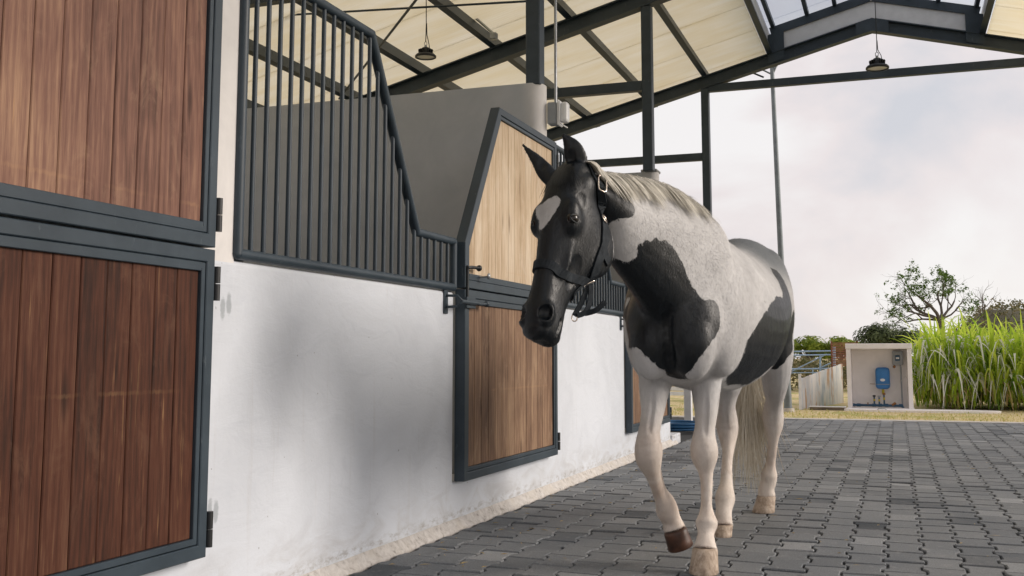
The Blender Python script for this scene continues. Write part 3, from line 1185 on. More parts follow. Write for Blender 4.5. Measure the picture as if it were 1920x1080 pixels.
# neck: crest point, underline point, half width
neck = []
for (cp, up_, hw) in (
    (V((-0.845, 5.05, 1.47)), V((-0.88, 4.47, 0.86)), 0.19),
    (at(1338, 418, Y=4.86), V((-0.905, 4.40, 0.98)), 0.185),
    (at(1300, 385, Y=4.66), V((-0.945, 4.33, 1.08)), 0.15),
    (at(1255, 353, Y=4.46), V((-0.985, 4.235, 1.165)), 0.122),
    (at(1208, 338, Y=4.28), V((-1.02, 4.155, 1.235)), 0.104),
    (at(1162, 331, Y=4.12), V((-1.05, 4.095, 1.305)), 0.092),
    (at(1122, 325, Y=3.985), V((-1.07, 4.05, 1.39)), 0.083),
    (at(1096, 330, Y=3.89), V((-1.085, 3.97, 1.46)), 0.075),
):
    neck.append((*cp, *up_, hw))
rings = []
for q in resample(neck, 30):
    cp, up_, hw = V(q[:3]), V(q[3:6]), q[6]
    ax = (cp - up_)
    ln = ax.length
    ax.normalize()
    fwd_ = V((-0.25, -1, 0)).normalized()
    lat = ax.cross(fwd_).normalized()
    if lat.x < 0: lat = -lat
    c = (cp + up_) / 2
    rg = []
    for i in range(28):
        a_ = 2 * math.pi * i / 28
        ca, sa = math.cos(a_), math.sin(a_)
        w = hw * (1 - 0.42 * max(0, sa) ** 1.6)
        rg.append(c + lat * (w * ca) + ax * (ln / 2 * sa))
    rings.append(rg)
loft(hb, rings)

# head frame: u down the face, f out of the face, l to the horse's left
POLL = at(1074, 321, Y=3.885)
MUZ = at(1008, 634, Y=3.665)
HU = (MUZ - POLL).normalized()
HL = (MUZ - POLL).length
hf0 = V((-0.375, -0.927, 0)).normalized()
HLAT = HU.cross(hf0).normalized()
if HLAT.x < 0: HLAT = -HLAT
HF = HLAT.cross(HU).normalized()
if HF.y > 0: HF = -HF


def hp(t, f, l):
    """point in the head: fraction down the face, metres forward, metres to the left"""
    return POLL + HU * (t * HL) + HF * f + HLAT * l


# t, front offset, back offset, half width front part, half width back part
head = [
    (-0.06, 0.01, -0.06, 0.04, 0.04),
    (-0.02, 0.04, -0.085, 0.066, 0.06),
    (0.06, 0.064, -0.11, 0.082, 0.072),
    (0.15, 0.082, -0.135, 0.094, 0.078),
    (0.25, 0.088, -0.212, 0.1, 0.082),
    (0.34, 0.086, -0.245, 0.098, 0.084),
    (0.43, 0.08, -0.25, 0.086, 0.082),
    (0.52, 0.074, -0.222, 0.074, 0.073),
    (0.61, 0.07, -0.158, 0.067, 0.06),
    (0.70, 0.067, -0.125, 0.062, 0.052),
    (0.79, 0.066, -0.1, 0.063, 0.05),
    (0.87, 0.066, -0.094, 0.069, 0.055),
    (0.93, 0.057, -0.092, 0.069, 0.058),
    (0.98, 0.036, -0.085, 0.059, 0.053),
    (1.01, 0.008, -0.066, 0.04, 0.038),
]
rings = []
for (t, ff, fb, w1, w2) in resample(head, 40):
    rg = []
    for i in range(32):
        a_ = 2 * math.pi * i / 32
        ca, sa = math.cos(a_), math.sin(a_)
        c = (ff + fb) / 2
        h_ = (ff - fb) / 2
        k = (sa + 1) / 2
        w = w2 * (1 - k) + w1 * k
        e_ = 0.78
        rg.append(hp(t, c + h_ * math.copysign(abs(sa) ** e_, sa), w * math.copysign(abs(ca) ** 0.85, ca)))
    rings.append(rg)
loft(hb, rings)
hrot = Matrix((HLAT, HF, HU)).transposed()
for s in (-1, 1):
    ell(hp(0.34, 0.026, s * (0.078 if s > 0 else 0.088)), (0.032, 0.045, 0.055), hrot)        # orbit
    ell(hp(0.29, 0.044, s * 0.078), (0.03, 0.036, 0.05), hrot)         # brow ridge
    ell(hp(0.375, -0.165, s * 0.052), (0.038, 0.1, 0.125), hrot)        # jowl
    ell(hp(0.885, 0.03, s * 0.048), (0.028, 0.034, 0.05), hrot)         # nostril wing
    ell(hp(0.53, 0.0, s * 0.074), (0.012, 0.012, 0.09), hrot)           # facial crest
    ell(hp(0.11, -0.02, s * 0.066), (0.03, 0.05, 0.06), hrot)           # temple
ell(hp(0.96, -0.055, 0), (0.05, 0.042, 0.042), hrot)                     # chin
ell(hp(0.96, 0.014, 0), (0.06, 0.04, 0.042), hrot)                       # upper lip


def limb(rows, dscale):
    """rows: px, py, width in px, Y ; dscale: front-to-back radius relative to the sideways one per row"""
    pts = []
    for (x, y, w, Y_), ds in zip(rows, dscale):
        p_ = at(x, y, Y=Y_)
        r_ = w / 2 * (p_ - CAM).dot(FWD) / FPX
        pts.append((p_.x, p_.y, p_.z, r_, r_ * ds))
    pts = resample(pts, len(pts) * 3)
    rg = []
    for i, q in enumerate(pts):
        p_ = V(q[:3])
        a_, b_ = pts[max(0, i - 1)], pts[min(len(pts) - 1, i + 1)]
        t = (V(b_[:3]) - V(a_[:3])).normalized()
        ax = (V((1, 0.15, 0)) - t * V((1, 0.15, 0)).dot(t)).normalized()
        ay = t.cross(ax).normalized()
        rg.append(ring_pts(p_, ax, ay, q[3], q[4], 20))
    loft(hb, rg)
    return pts


# ears: solid leaf shapes, hollowed afterwards
EARL = (at(1086, 330, Y=3.90), at(1053, 253, Y=3.86))
EARR = (at(1036, 337, Y=3.90), at(979, 271, Y=3.93))
limb([(1085, 345, 26, 3.915), (1086, 328, 32, 3.905), (1083, 310, 42, 3.895), (1079, 292, 43, 3.885), (1072, 274, 34, 3.875), (1063, 261, 19, 3.868), (1054, 252, 5, 3.862)], [0.9, 0.75, 0.5, 0.42, 0.42, 0.5, 0.9])
limb([(1043, 346, 34, 3.90), (1033, 334, 36, 3.91), (1022, 321, 34, 3.915), (1010, 305, 25, 3.92), (998, 291, 17, 3.925), (987, 279, 9, 3.93), (979, 270, 4, 3.93)], [0.8, 0.6, 0.5, 0.5, 0.55, 0.7, 0.9])


LF = [(1326, 560, 40, 4.78), (1330, 600, 78, 4.79), (1332, 650, 80, 4.74), (1325, 695, 64, 4.70), (1324, 735, 53, 4.68), (1324, 768, 43, 4.665), (1322, 800, 37, 4.655), (1320, 820, 43, 4.65), (1320, 842, 52, 4.64), (1321, 862, 48, 4.65), (1323, 882, 32, 4.66), (1325, 905, 25, 4.665), (1325, 942, 22, 4.67), (1325, 963, 29, 4.67), (1325, 981, 43, 4.665), (1324, 999, 31, 4.645), (1323, 1014, 37, 4.628), (1322, 1030, 48, 4.615)]
LFd = [1.2, 1.3, 1.25, 1.2, 1.2, 1.2, 1.15, 1.1, 1.08, 1.05, 1.15, 1.35, 1.45, 1.35, 1.15, 1.1, 1.05, 1.0]
RF = [(1240, 560, 40, 4.76), (1238, 600, 84, 4.75), (1238, 650, 88, 4.69), (1231, 700, 68, 4.61), (1227, 735, 56, 4.57), (1224, 768, 44, 4.535), (1219, 800, 38, 4.50), (1216, 820, 43, 4.485), (1216, 842, 52, 4.47), (1217, 862, 48, 4.49), (1223, 882, 33, 4.525), (1231, 905, 26, 4.575), (1238, 925, 26, 4.62), (1247, 943, 36, 4.66), (1251, 957, 42, 4.69), (1259, 975, 36, 4.715), (1265, 992, 42, 4.72)]
RFd = [1.2, 1.3, 1.25, 1.2, 1.2, 1.2, 1.15, 1.1, 1.08, 1.05, 1.15, 1.35, 1.4, 1.2, 1.15, 1.05, 1.0]
RH_ = [(1390, 570, 60, 5.9), (1385, 610, 110, 5.86), (1376, 660, 92, 5.76), (1369, 705, 60, 5.72), (1363, 735, 43, 5.735), (1361, 762, 34, 5.77), (1362, 786, 40, 5.825), (1364, 806, 40, 5.83), (1365, 828, 30, 5.80), (1365, 850, 23, 5.765), (1363, 880, 21, 5.72), (1362, 910, 24, 5.675), (1360, 933, 38, 5.63), (1358, 953, 30, 5.595), (1357, 970, 31, 5.57), (1357, 985, 35, 5.555)]
RHd = [1.2, 1.5, 1.7, 1.7, 1.6, 1.5, 1.55, 1.45, 1.4, 1.4, 1.4, 1.3, 1.1, 1.1, 1.05, 1.0]
LH = [(1438, 560, 40, 6.05), (1442, 600, 72, 6.06), (1450, 645, 74, 6.08), (1454, 690, 58, 6.14), (1453, 722, 46, 6.2), (1452, 752, 32, 6.28), (1449, 778, 39, 6.37), (1450, 798, 35, 6.385), (1449, 822, 21, 6.40), (1447, 850, 16.5, 6.43), (1444, 872, 19, 6.455), (1442, 888, 30, 6.47), (1441, 902, 29, 6.475), (1437, 916, 29, 6.475), (1437, 930, 34, 6.475)]
LHd = [1.2, 1.4, 1.6, 1.8, 1.7, 1.5, 1.5, 1.4, 1.4, 1.45, 1.4, 1.2, 1.1, 1.1, 1.0]
legs = [limb(*q) for q in ((LF, LFd), (RF, RFd), (RH_, RHd), (LH, LHd))]

raw = hb.build('horse_raw', M['black'])
COL.objects.unlink(raw)
tmpc = bpy.data.collections.new('tmp')
scene.collection.children.link(tmpc)
tmpc.objects.link(raw)
md = raw.modifiers.new('r', 'REMESH')
md.mode = 'VOXEL'
md.voxel_size = 0.0062
sm = raw.modifiers.new('s', 'SMOOTH')
sm.factor = 0.5
sm.iterations = 4
dg = bpy.context.evaluated_depsgraph_get()
dg.update()
hme = bpy.data.meshes.new_from_object(raw.evaluated_get(dg))
hme.name = 'horse_body'
tmpc.objects.unlink(raw)
bpy.data.objects.remove(raw)
scene.collection.children.unlink(tmpc)
bpy.data.collections.remove(tmpc)

co = np.empty(len(hme.vertices) * 3, np.float32)
hme.vertices.foreach_get('co', co)
co = co.reshape(-1, 3).astype(float)


def sstep(x, a, b):
    t = np.clip((x - a) / (b - a), 0, 1)
    return t * t * (3 - 2 * t)


def push(center, radii, axes, direction, amount, power=1.0):
    """move vertices inside an ellipsoid along a direction"""
    global co
    d = co - np.array(center)
    q = sum((d @ np.array(a_)) ** 2 / r_ ** 2 for a_, r_ in zip(axes, radii))
    w = np.clip(1 - q, 0, 1) ** power
    co += np.outer(w, np.array(direction)) * amount


# soften the seams between the masses of the head
ed = np.empty(len(hme.edges) * 2, np.int32)
hme.edges.foreach_get('vertices', ed)
ed = ed.reshape(-1, 2)
rel = co - np.array(POLL)
tv = rel @ np.array(HU) / HL
fv = rel @ np.array(HF)
lv = rel @ np.array(HLAT)
wsm = sstep(tv, 0.03, 0.16) * (1 - sstep(tv, 0.72, 0.86)) * (1 - sstep(np.abs(lv), 0.14, 0.2)) * sstep(fv, -0.27, -0.2)
wsm = np.maximum(wsm, 0.9 * sstep(co[:, 1], 4.25, 4.4) * (1 - sstep(co[:, 1], 4.9, 5.1)) * sstep(co[:, 2], 0.76, 0.9) * (1 - sstep(co[:, 2], 1.3, 1.42)))
wsm = np.maximum(wsm, 0.9 * sstep(co[:, 1], 5.6, 5.75) * sstep(co[:, 2], 0.85, 1.0))
deg = np.bincount(ed.ravel(), minlength=len(co)).astype(float)
for it in range(26):
    acc = np.zeros_like(co)
    for k in range(3):
        acc[:, k] = np.bincount(ed[:, 0], co[ed[:, 1], k], len(co)) + np.bincount(ed[:, 1], co[ed[:, 0], k], len(co))
    co += (acc / deg[:, None] - co) * (0.6 * wsm)[:, None]
HAX = (HLAT, HF, HU)
for s in (-1, 1):
    # nostril: comma-shaped hollow
    nd = (HLAT * s * 0.72 + HF * 0.7).normalized()
    push(hp(0.885, 0.052, s * 0.062), (0.034, 0.022, 0.032), HAX, -nd, 0.036, 0.7)
    # eye socket and hollow above it
    push(hp(0.345, 0.042, s * 0.12), (0.03, 0.026, 0.018), HAX, -HLAT * s, 0.006)
    push(hp(0.215, 0.015, s * 0.1), (0.04, 0.03, 0.04), HAX, -HLAT * s, 0.008)
    # cheek hollow under the facial crest
    push(hp(0.6, -0.05, s * 0.07), (0.04, 0.04, 0.075), HAX, -HLAT * s, 0.014)
    push(hp(0.66, 0.02, s * 0.07), (0.03, 0.03, 0.07), HAX, -HLAT * s, 0.006)
# hollow of the ears
push(at(1072, 300, Y=3.875), (0.02, 0.03, 0.05), (V((1, 0, 0)), V((0, 1, 0)), V((0, 0, 1))), V((0.4, 0.9, 0)), 0.012)
push(at(1016, 305, Y=3.9), (0.022, 0.03, 0.035), (V((1, 0, 0)), V((0, 1, 0)), V((0, 0, 1))), V((-0.3, 0.5, -0.6)), 0.01)
# mouth slit
for t in np.linspace(0, 1, 10):
    tt = 0.99 - 0.11 * t
    for s in (-1, 1):
        push(hp(tt, -0.026 - 0.02 * t, s * (0.028 + 0.036 * min(1, t * 1.6))), (0.024, 0.009, 0.009), HAX, -(HLAT * s * 0.8 - HU * -0.2), 0.008)
XA = (V((1, 0, 0)), V((0, 1, 0)), V((0, 0, 1)))
for L_, i0, i1 in ((legs[0], 30, 39), (legs[1], 30, 38), (legs[2], 27, 33), (legs[3], 24, 30)):
    for q in L_[i0:i1]:
        for s in (-1, 1):
            push((q[0] + s * q[3], q[1] + 0.006, q[2]), (0.014, 0.012, 0.03), XA, (-s, 0, 0), 0.0045)
    for q in L_[14:20]:                       # forearm muscle lines
        push((q[0] + q[3] * 0.2, q[1] - q[4], q[2]), (0.012, 0.02, 0.05), XA, (0, 1, 0), 0.004)
# breast cleft and neck groove
for z_ in np.linspace(0.8, 1.08, 8):
    push((-0.88, 4.36, z_), (0.03, 0.09, 0.05), XA, (0, 1, 0), 0.012)
# muscle relief along the limbs, shoulder and neck
hb_n = np.array([noise.noise(V((p[0] * 7, p[1] * 5, p[2] * 4))) for p in co])
hme.vertices.foreach_set('co', co.astype(np.float32).ravel())
hme.update()
nrm = np.empty(len(hme.vertices) * 3, np.float32)
hme.vertices.foreach_get('normal', nrm)
nrm = nrm.reshape(-1, 3).astype(float)
hb_f = np.array([noise.noise(V((p[0] * 24, p[1] * 24, p[2] * 15))) for p in co])
co += nrm * (hb_n * 0.0038 + hb_f * 0.0011)[:, None]
hme.vertices.foreach_set('co', co.astype(np.float32).ravel())
hme.update()
HBVH = BVHTree.FromPolygons([tuple(p) for p in co], [tuple(p.vertices) for p in hme.polygons])


def hit(x, y):
    """where on the horse's coat a sight line lands"""
    loc, n_, i_, d_ = HBVH.ray_cast(CAM, ray(x, y).normalized())
    return loc, n_


HORSE = empty('horse', (-0.82, 5.3, 0))
tag(HORSE, 'black and white pinto horse walking on the pavers with lowered head', 'horse')
HO = V((0.82, -5.3, 0))


def hpart(mbx, name, mat, recalc=False, origin=HO, parent=None):
    mbx.v = [(x + origin.x, y + origin.y, z + origin.z) for x, y, z in mbx.v]
    return mbx.build(name, mat, parent or HORSE, recalc)


# coat pattern: points on the coat known to be dark or light; every spot takes the nearer one
DARK, LIGHT = [], []


def mark(lst, pts):
    for (x, y) in pts:
        h_, n_ = hit(x, y)
        if h_ is not None: lst.append(tuple(h_))


# whole head dark except the star, dark cap behind the ears
for t in np.linspace(-0.05, 1.0, 14):
    for a_ in np.linspace(0, 2 * math.pi, 10, endpoint=False):
        DARK.append(tuple(hp(t, -0.04 + 0.1 * math.sin(a_), 0.08 * math.cos(a_))))
for e_ in (EARL, EARR):
    for t in (0, 0.3, 0.6, 1): DARK.append(tuple(e_[0].lerp(e_[1], t)))
mark(LIGHT, [(1026, 385), (1034, 383), (1023, 398), (1030, 396), (1019, 408), (1024, 410), (1017, 422), (1040, 380), (1014, 400), (1011, 398), (1042, 376), (1020, 392), (1028, 402)])
mark(DARK, [(1036, 362), (1012, 376), (1002, 392), (1004, 420), (1014, 442), (1030, 424), (1040, 410), (1052, 396), (1058, 380), (1054, 366), (1022, 368), (1000, 406), (1022, 436)])
mark(DARK, [(1128, 330), (1142, 340), (1155, 352), (1165, 365), (1174, 378), (1182, 392), (1178, 402), (1168, 400), (1158, 398), (1148, 395), (1150, 370), (1135, 350), (1160, 385)])
mark(LIGHT, [(1140, 322), (1156, 332), (1170, 345), (1182, 360), (1192, 376), (1200, 394), (1196, 412), (1184, 416), (1172, 416), (1164, 420), (1166, 440), (1175, 460), (1180, 480), (1168, 470), (1190, 478), (1186, 440)])
# breast patch
mark(DARK, [(1166, 497), (1178, 497), (1190, 490), (1198, 478), (1200, 464), (1212, 458), (1228, 456), (1242, 458), (1254, 466), (1262, 478), (1270, 492), (1278, 508), (1283, 522), (1290, 538), (1300, 552), (1308, 566), (1318, 572), (1328, 570), (1336, 568), (1340, 580), (1342, 596), (1342, 612), (1336, 626), (1326, 636), (1318, 648), (1308, 660), (1300, 672), (1292, 684), (1282, 692), (1274, 700), (1262, 694), (1250, 686), (1238, 678), (1226, 668), (1214, 658), (1204, 648), (1194, 632), (1186, 612), (1182, 590), (1180, 570), (1182, 550), (1180, 530), (1174, 512),
            (1220, 500), (1240, 540), (1220, 580), (1250, 620), (1280, 600), (1300, 620), (1270, 660), (1200, 540), (1225, 640), (1315, 600)])
mark(LIGHT, [(1176, 484), (1188, 470), (1190, 456), (1204, 448), (1220, 444), (1240, 444), (1258, 450), (1270, 462), (1280, 478), (1290, 498), (1294, 514), (1302, 530), (1312, 544), (1322, 556), (1334, 556), (1346, 560), (1354, 574), (1356, 596), (1355, 616), (1348, 634), (1338, 646), (1328, 660), (1316, 676), (1308, 690), (1296, 704), (1250, 712), (1238, 700), (1222, 690), (1208, 676), (1198, 662), (1200, 690), (1215, 710), (1330, 700), (1340, 680)])
# flank, haunch and thigh
mark(DARK, [(1458, 562), (1446, 580), (1436, 596), (1426, 612), (1414, 632), (1404, 650), (1396, 668), (1390, 682), (1404, 682), (1420, 676), (1436, 664), (1450, 648), (1462, 630), (1468, 610), (1470, 590), (1468, 570), (1440, 630), (1425, 655), (1450, 605),
            (1472, 560), (1478, 560), (1480, 590), (1482, 620), (1480, 645), (1474, 662), (1464, 676), (1452, 686), (1440, 690), (1436, 684), (1455, 670)])
mark(LIGHT, [(1448, 556), (1436, 572), (1424, 590), (1414, 606), (1402, 626), (1392, 646), (1384, 664), (1378, 680), (1440, 500), (1430, 704), (1445, 702), (1456, 700), (1468, 692), (1478, 678), (1400, 600), (1380, 620), (1420, 540), (1400, 500), (1430, 470), (1360, 520), (1370, 480), (1340, 500), (1310, 480), (1380, 560), (1365, 600), (1360, 640)])
mark(LIGHT, [(1230, 380), (1260, 400), (1300, 430), (1220, 420), (1250, 430), (1290, 460), (1330, 450)])
def trail(lst, pts, n=14):
    for q in resample(pts, n): mark(lst, [(q[0], q[1])])


trail(DARK, [(1451, 508), (1460, 520), (1467, 534), (1472, 552), (1476, 575)], 24)
trail(LIGHT, [(1442, 510), (1452, 524), (1459, 538), (1463, 550)], 18)
trail(LIGHT, [(1456, 496), (1466, 508), (1474, 522), (1480, 540)], 18)
trail(LIGHT, [(1400, 460), (1430, 480), (1446, 500)], 12)
trail(LIGHT, [(1463, 550), (1450, 553), (1436, 572), (1414, 606), (1392, 646), (1380, 680)], 26)
trail(DARK, [(1470, 562), (1458, 564), (1446, 580), (1424, 614), (1403, 652), (1392, 680)], 26)
# the side turned away: a patch on the shoulder and one on the haunch
for (x_, y_, z_, r_) in ((-1.1, 4.8, 1.15, 0.2), (-1.08, 5.75, 1.2, 0.22)):
    for k in range(10):
        a_ = 2 * math.pi * k / 10
        DARK.append((x_, y_ + r_ * math.cos(a_), z_ + r_ * math.sin(a_)))
        LIGHT.append((x_, y_ + (r_ + 0.06) * math.cos(a_), z_ + (r_ + 0.06) * math.sin(a_)))
for L_ in legs:
    for q in L_[6::2]:
        for s in (-1, 1):
            LIGHT.append((q[0] + s * q[3], q[1], q[2]))
            LIGHT.append((q[0], q[1] + s * q[4], q[2]))
for y_ in np.linspace(4.9, 6.2, 8):
    LIGHT.append((-0.82, y_, 1.5))
    LIGHT.append((-0.82, y_, 0.75 + 0.1 * (y_ > 5.7)))
    LIGHT.append((-1.13, y_, 1.5))


def influence(P):
    P = np.array(P)
    out = np.empty(len(co))
    for i in range(0, len(co), 4000):
        c = co[i:i + 4000]
        out[i:i + 4000] = (1 / (((c[:, None, :] - P[None]) ** 2).sum(-1) + 4e-4) ** 2.3).sum(1)
    return out


wd, wl2 = influence(DARK), influence(LIGHT)
sd = (wd - wl2) / (wd + wl2) * 0.05                    # > 0 : dark hair
a_ = hme.attributes.new('coat', 'FLOAT', 'POINT')
a_.data.foreach_set('value', sd.astype(np.float32))
# bare pinkish skin of the lower legs, dark inside of nostrils and lips
t = NT('pinto_coat')
at_ = t.node('Attribute', attribute_name='coat')
v = t.coord()
hair = t.noise(t.coord(scale=(1.0, 1.0, 0.25)), 90, 4, 0.7, 0.4)
edge = t.noise(v, 26, 5, 0.7, 0.6)
tone = t.noise(v, 4.5, 4, 0.6, 0.3)
s_ = t.math('ADD', at_.outputs['Fac'], t.math('MULTIPLY', t.math('SUBTRACT', edge, 0.5), 0.05))
s_ = t.math('ADD', s_, t.math('MULTIPLY', t.math('SUBTRACT', hair, 0.5), 0.018))
fac = t.smooth(s_, -0.007, 0.008)
white = t.ramp(tone, (0.3, lin(174, 173, 173)), (0.7, lin(204, 203, 203)))
geo = t.node('NewGeometry')
sp = t.node('SeparateXYZ')
t.l.new(geo.outputs['Position'], sp.inputs[0])
lowleg = t.math('SUBTRACT', 1.0, t.smooth(sp.outputs['Z'], 0.35, 0.8))
white = t.mix(t.math('MULTIPLY', lowleg, 0.85), white, t.ramp(tone, (0.3, lin(206, 184, 166)), (0.6, lin(234, 222, 210))))
rump = t.math('MULTIPLY', t.smooth(sp.outputs['Y'], 5.45, 5.8), t.smooth(sp.outputs['Z'], 1.2, 1.42))  # shade over the top of the rump, painted into the coat colour
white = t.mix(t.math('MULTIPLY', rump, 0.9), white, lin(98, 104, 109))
knee = t.smooth(t.noise(v, 9, 5, 0.65, 0.4), 0.5, 0.72)
white = t.mix(t.math('MULTIPLY', t.math('MULTIPLY', lowleg, knee), 0.3), white, lin(128, 104, 88))
white = t.mix(0.22, white, t.ramp(hair, (0.3, g4(0.72)), (0.7, g4(1.12))), 'MULTIPLY')
black = t.ramp(hair, (0.3, (0.0015, 0.003, 0.005, 1)), (0.7, (0.006, 0.010, 0.0145, 1)))
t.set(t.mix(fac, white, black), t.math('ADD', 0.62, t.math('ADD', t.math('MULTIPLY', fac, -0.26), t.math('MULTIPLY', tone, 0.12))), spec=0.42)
t.bump(t.math('ADD', hair, t.math('MULTIPLY', tone, 0.6)), 0.16, 0.006)
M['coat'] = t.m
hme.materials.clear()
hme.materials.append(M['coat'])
hme.polygons.foreach_set('use_smooth', [True] * len(hme.polygons))
# short coat hair: one tiny blade per tuft, lying along the lie of the coat
NP = len(hme.polygons)
pc_ = np.empty(NP * 3, np.float32)
hme.polygons.foreach_get('center', pc_)
pc_ = pc_.reshape(-1, 3).astype(float)
pn_ = np.empty(NP * 3, np.float32)
hme.polygons.foreach_get('normal', pn_)
pn_ = pn_.reshape(-1, 3).astype(float)
pv_ = np.array([p_.vertices[0] for p_ in hme.polygons])
rs_ = np.random.RandomState(5)
vis_ = ((CAM.x - pc_[:, 0]) * pn_[:, 0] + (CAM.y - pc_[:, 1]) * pn_[:, 1] + (CAM.z - pc_[:, 2]) * pn_[:, 2]) > -0.6
idx = rs_.choice(np.nonzero(vis_)[0], 190000)
root = pc_[idx] + rs_.normal(0, 0.0022, (len(idx), 3))
nn_ = pn_[idx]
th_ = np.array((root - np.array(POLL)) @ np.array(HU)) / HL
head_hair = (root[:, 1] < 4.02) & (root[:, 0] < -0.95)
flow = np.tile(np.array([0.0, 0.55, -0.85]), (len(idx), 1))
flow[head_hair] = np.array(HU) * 1.0
flow[root[:, 2] < 0.75] = np.array([0.0, 0.15, -1.0])
flow += rs_.normal(0, 0.22, flow.shape)
flow -= nn_ * (flow * nn_).sum(1)[:, None]
flow /= np.linalg.norm(flow, axis=1)[:, None] + 1e-9
side_ = np.cross(flow, nn_)
len_ = rs_.uniform(0.006, 0.0125, len(idx)) * np.where(head_hair, 0.8, 1.0) * np.where(root[:, 2] < 0.7, 0.75, 1.0)
tip = root + flow * len_[:, None] * 0.95 + nn_ * (len_ * rs_.uniform(0.04, 0.12, len(idx)))[:, None]
wv_ = side_ * 0.0009
hv_ = np.stack([root - wv_ - nn_ * 0.001, root + wv_ - nn_ * 0.001, tip], 1).reshape(-1, 3) + np.array(HO)
fur = bpy.data.meshes.new('coat_hair')
fur.vertices.add(len(hv_))
fur.vertices.foreach_set('co', hv_.astype(np.float32).ravel())
fur.loops.add(len(hv_))
fur.loops.foreach_set('vertex_index', np.arange(len(hv_), dtype=np.int32))
fur.polygons.add(len(idx))
fur.polygons.foreach_set('loop_start', np.arange(0, len(hv_), 3, dtype=np.int32))
fur.update(calc_edges=True)
fa = fur.attributes.new('coat', 'FLOAT', 'POINT')
fa.data.foreach_set('value', np.repeat(sd[pv_[idx]] + rs_.normal(0, 0.003, len(idx)), 3).astype(np.float32))
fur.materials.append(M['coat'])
hme.transform(Matrix.Translation(HO))
body = link(bpy.data.objects.new('body', hme), HORSE)
tag(link(bpy.data.objects.new('coat_hair', fur), HORSE), kind='stuff')


def mat_hair(name, c1, c2, rough=0.5):
    t = NT(name)
    geo = t.node('NewGeometry')
    n = t.noise(t.coord(scale=(1, 1, 0.2)), 40, 3)
    f_ = t.math('ADD', t.math('MULTIPLY', geo.outputs['Random Per Island'], 0.7), t.math('MULTIPLY', n, 0.3))
    t.set(t.ramp(f_, (0.15, c1), (0.85, c2)), rough, spec=0.35)
    return t.m


M['mane'] = mat_hair('ash_blond_hair', lin(154, 149, 138), lin(226, 221, 210))
M['tail'] = mat_hair('cream_tail_hair', lin(190, 178, 156), lin(246, 240, 226))
M['forelock'] = mat_hair('black_hair', (0.006, 0.008, 0.01, 1), (0.025, 0.03, 0.035, 1))


def strand(mbx, pts, w, side):
    n = len(pts)
    v, f = [], []
    for i, p_ in enumerate(pts):
        k = 1 - 0.85 * (i / (n - 1)) ** 2
        s_ = side * (w * k / 2)
        v += [p_ - s_, p_ + s_]
        if i: f.append((2 * i - 2, 2 * i - 1, 2 * i + 1, 2 * i))
    mbx.add(v, f, True)


# mane
mm = MB()
crest = resample([n_[:3] for n_ in neck[1:]], 60)
rng = random.Random(3)
for k in range(2000):
    u = rng.uniform(0.13, 1.0)
    i = u * 58
    c0, c1 = V(crest[int(i)]), V(crest[int(i) + 1])
    p_ = c0.lerp(c1, i - int(i))
    tang = (c0 - c1).normalized()
    loc, n_, _, _ = HBVH.find_nearest(p_ + V((0, 0, 0.05)))
    p_ = loc + V((rng.uniform(-.015, .02), rng.uniform(-.02, .02), 0.002))
    ln = rng.uniform(0.12, 0.27) * (0.75 + 0.5 * noise.noise(V((u * 9, 0, 0)))) * (1.0 if u < 0.9 else 0.7)
    pts = [p_]
    m_ = 7
    d = V((0.5, 0.05, 0.25)) + V((rng.gauss(0, .1), rng.gauss(0, .12), rng.gauss(0, .1)))
    lift = rng.uniform(0.004, 0.016)
    for j in range(1, m_):
        d = (d * 0.55 + V((0.42, 0.22 + rng.gauss(0, .08), -0.75)) * 0.45).normalized()
        q = pts[-1] + d * ln / m_
        loc, n_, _, _ = HBVH.find_nearest(q)
        dist = (q - loc).dot(n_)
        if dist < lift: q = loc + n_ * lift
        elif dist > 0.03: q = loc + n_ * (0.03 + (dist - 0.03) * 0.5)
        pts.append(q)
    strand(mm, pts, rng.uniform(0.003, 0.006), tang)
hpart(mm, 'mane', M['mane'])
# forelock
fm = MB()
for k in range(260):
    p_ = hp(rng.uniform(-0.03, 0.04), 0.05, rng.uniform(-0.035, 0.04))
    loc, n_, _, _ = HBVH.find_nearest(p_)
    pts = [loc]
    ln = rng.uniform(0.05, 0.14)
    lat_ = rng.gauss(0.1, 0.25)
    for j in range(1, 6):
        q = pts[-1] + (HU + HLAT * lat_ + HF * (0.4 - 0.15 * j)).normalized() * ln / 5
        l2, n2, _, _ = HBVH.find_nearest(q)
        if (q - l2).dot(n2) < 0.004: q = l2 + n2 * 0.005
        pts.append(q)
    strand(fm, pts, 0.004, HLAT)
hpart(fm, 'forelock', M['forelock'])
# tail
tm = MB()
TB = V((-0.80, 6.34, 1.36))
for k in range(700):
    a0 = rng.uniform(0, 2 * math.pi)
    rr = math.sqrt(rng.random()) * 0.03
    ln = rng.uniform(0.85, 1.1) if rng.random() < 0.6 else rng.uniform(1.08, 1.27)
    p_ = TB + V((rr * math.cos(a0), rr * math.sin(a0) * 0.6, rng.uniform(-0.3, 0.02)))
    sx, sy = rng.gauss(0.02, 0.07), rng.gauss(0.03, 0.035)
    ph, am = rng.uniform(0, 6.3), rng.uniform(0.003, 0.014)
    end_z = 1.36 - ln
    pts = []
    m_ = 14
    for j in range(m_):
        w = j / (m_ - 1)
        z_ = p_.z + (end_z - p_.z) * w
        sw = w ** 1.4
        pts.append(V((p_.x - 0.035 * math.sin(w * 2.2) + sx * sw + am * math.sin(ph + w * 9), p_.y + 0.09 * math.sin(min(1, w * 3) * 1.57) + sy * sw + am * math.cos(ph + w * 8), z_)))
    strand(tm, pts, rng.uniform(0.0035, 0.007), V((1, 0.2, 0)))
